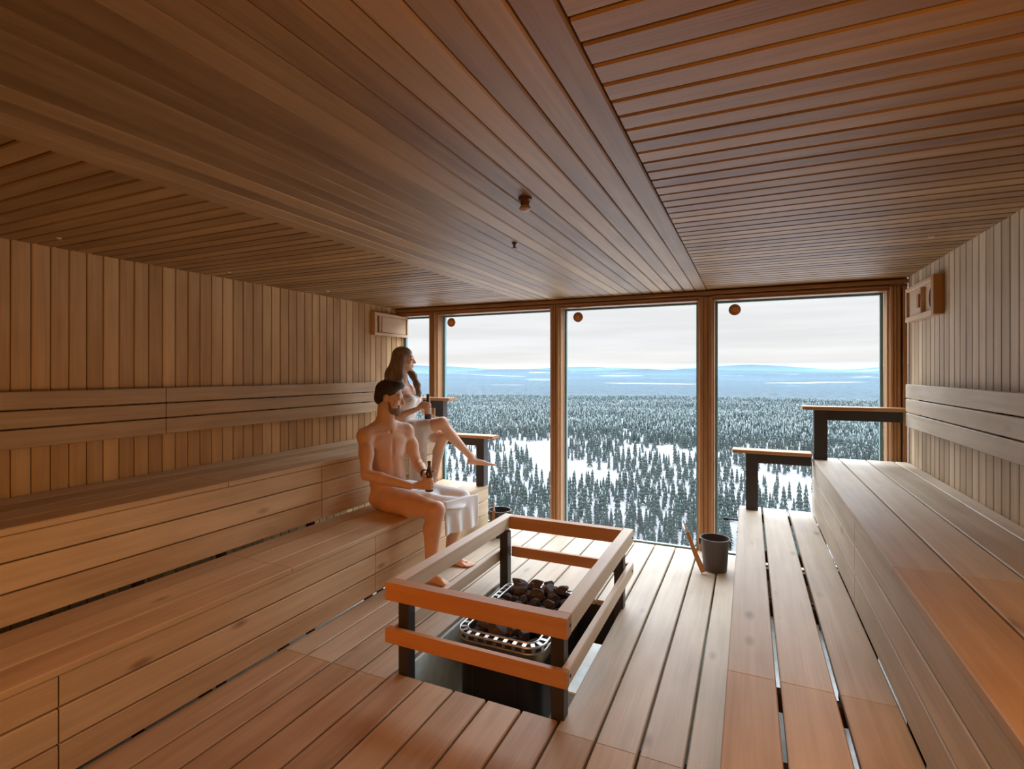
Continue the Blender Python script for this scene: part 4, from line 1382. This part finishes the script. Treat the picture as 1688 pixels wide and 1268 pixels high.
# left hand resting on the thigh
S.cap(Lwr, Lwr + A(.06, -.03, -.005), .022, .024, .015)
for i in range(4):
    p = Lwr + A(.055, -.045 + .018 * i, -.008)
    S.chain([p, p + A(.035, -.012, .0), p + A(.060, -.020, -.012), p + A(.076, -.026, -.026)], [.010, .0088, .008, .007], .004)
S.chain([Lwr + A(.02, -.02, 0), Lwr + A(.045, -.055, .0), Lwr + A(.07, -.075, -.008)], [.012, .010, .008], .006)
hc = A(-3.072, 4.195, 1.672); hf = nrm((.90, .43, -.06)); Rh = frame(hf)
S.cap(nkb + A(-.005, 0, -.01), hc + Rh[1] * -.015 + Rh[2] * -.06, .048, .046, .03)
Pw = head(S, hc, Rh, .97, male=False)
Rhip = A(-3.02, 4.13, .985); Rkn = A(-2.615, 4.165, 1.075); Ran = A(-2.385, 4.30, .755)
Lhip = A(-3.02, 4.30, .965); Lkn = A(-2.655, 4.235, .930); Lan = A(-2.700, 4.135, .515)
for hp, kn, an in ((Rhip, Rkn, Ran), (Lhip, Lkn, Lan)):
    m = hp * .5 + kn * .5
    S.cap(hp, m, .088, .076, .03); S.cap(m, kn, .076, .056, .03)
    S.ell(kn, (.054, .052, .054), None, .02)
    ax_ = nrm(an - kn)
    back = nrm(A(-1, -.2, -.6) - ax_ * float(A(-1, -.2, -.6) @ ax_))
    cm_ = kn * .66 + an * .34 + back * .014
    S.cap(kn, cm_, .048, .050, .02); S.cap(cm_, an, .050, .029, .02)
# hanging foot, toes pointing right and slightly down
S.cap(Ran, A(-2.375, 4.305, .715), .029, .028, .02)
foot(S, A(-2.395, 4.30, .700), A(-2.185, 4.43, .690), up=nrm((-.1, 0, 1)), side=1, sc=.88)
S.cap(Lan, A(-2.705, 4.12, .475), .029, .028, .02)
foot(S, A(-2.725, 4.115, LB + .031), A(-2.51, 4.10, LB + .024), side=-1, sc=.88)
S.mesh('body', [M['skin_w']], wom)
H = SDF((-3.40, 3.80, 1.10), (-2.85, 4.62, 1.86), .004)
pw = lambda x, y, z: hc + (Rh[0] * x + Rh[1] * y + Rh[2] * z) * .97
H.ell(pw(0, -.020, .045), A(.086, .102, .088), Rh, .01)
H.ell(pw(0, -.055, -.04), A(.080, .062, .110), Rh, .03)
H.chain([pw(.02, -.05, -.04), A(-3.150, 4.115, 1.53), A(-3.150, 4.075, 1.42), A(-3.140, 4.055, 1.33), A(-3.135, 4.05, 1.25)], [.074, .066, .060, .044, .018], .04)
H.chain([pw(-.03, -.05, -.04), A(-3.15, 4.20, 1.51), A(-3.165, 4.20, 1.38), A(-3.165, 4.20, 1.26)], [.072, .062, .052, .022], .04)
H.chain([pw(.066, -.010, .03), pw(.074, -.010, -.05), A(-3.055, 4.115, 1.52), A(-3.035, 4.075, 1.43), A(-3.010, 4.055, 1.35), A(-3.0, 4.05, 1.28)], [.026, .030, .036, .034, .022, .008], .035)
H.chain([pw(-.066, -.005, .03), pw(-.074, .000, -.05), A(-3.015, 4.265, 1.52), A(-2.975, 4.275, 1.43), A(-2.955, 4.275, 1.35), A(-2.95, 4.275, 1.27)], [.026, .030, .030, .028, .020, .007], .035)
H.ell(pw(0, .100, -.015), A(.058, .062, .100), Rh, .01, True)
H.mesh('hair', [M['hair_w']], wom, 1)
def eyes2():
    for s_ in (-1, 1):
        b = B(); c_ = Pw(s_ * .031, .0885, .006)
        b.lathe(tuple(c_ - A(0, 0, .0035)), [(.001, 0), (.004, .0015), (.0055, .0035), (.004, .0055), (.001, .007)], 10); b.build('eye', M['eye'], wom, True)
eyes2()
# towel wrapped round chest, hips and thighs, one side hanging down
H = SDF((-3.34, 3.88, .44), (-2.55, 4.52, 1.50), .005)
fold = lambda x, z: .006 * np.sin(x * 70 + z * 9)
H.ell(che + A(0, 0, -.01), (.150, .116, .085), Rt, .03)
for s_ in (-1, 1):
    H.ell(T(che, s_ * .062, .090, .0), (.066, .056, .060), Rt, .03)
H.ell(wai + A(0, 0, .02), (.136, .112, .15), Rt, .05)
H.ell(pel + A(0, 0, .01), (.188, .150, .105), Rt, .05)
H.cap(Rhip, Rhip * .35 + Rkn * .65, .098, .082, .03)
H.cap(Lhip, Lhip * .42 + Lkn * .58, .096, .082, .03)
# flat cut at the top of the towel
g_top = H.g.shape[2]; kz = int((1.335 - H.lo[2]) / H.vox)
zz = (H.lo[2] + H.vox * np.arange(g_top) - 1.335).astype(np.float32)
H.g = np.maximum(H.g, zz[None, None, :])
hd = nrm((.85, .42, 0)); hn = nrm((.42, -.85, 0))
H.box((-2.835, 4.085, .80), (.085, .013, .290), [hd, hn, up], .008, .03, lambda x, z: .010 * np.sin(x * 75 + z * 5))
H.box((-2.86, 4.06, .93), (.095, .020, .12), [hd, hn, up], .010, .03, lambda x, z: .008 * np.sin(x * 60))
H.mesh('towel', [M['towel_w']], wom, 1)
beer_bottle(wb, 'brown beer bottle with dark base held up by the woman')
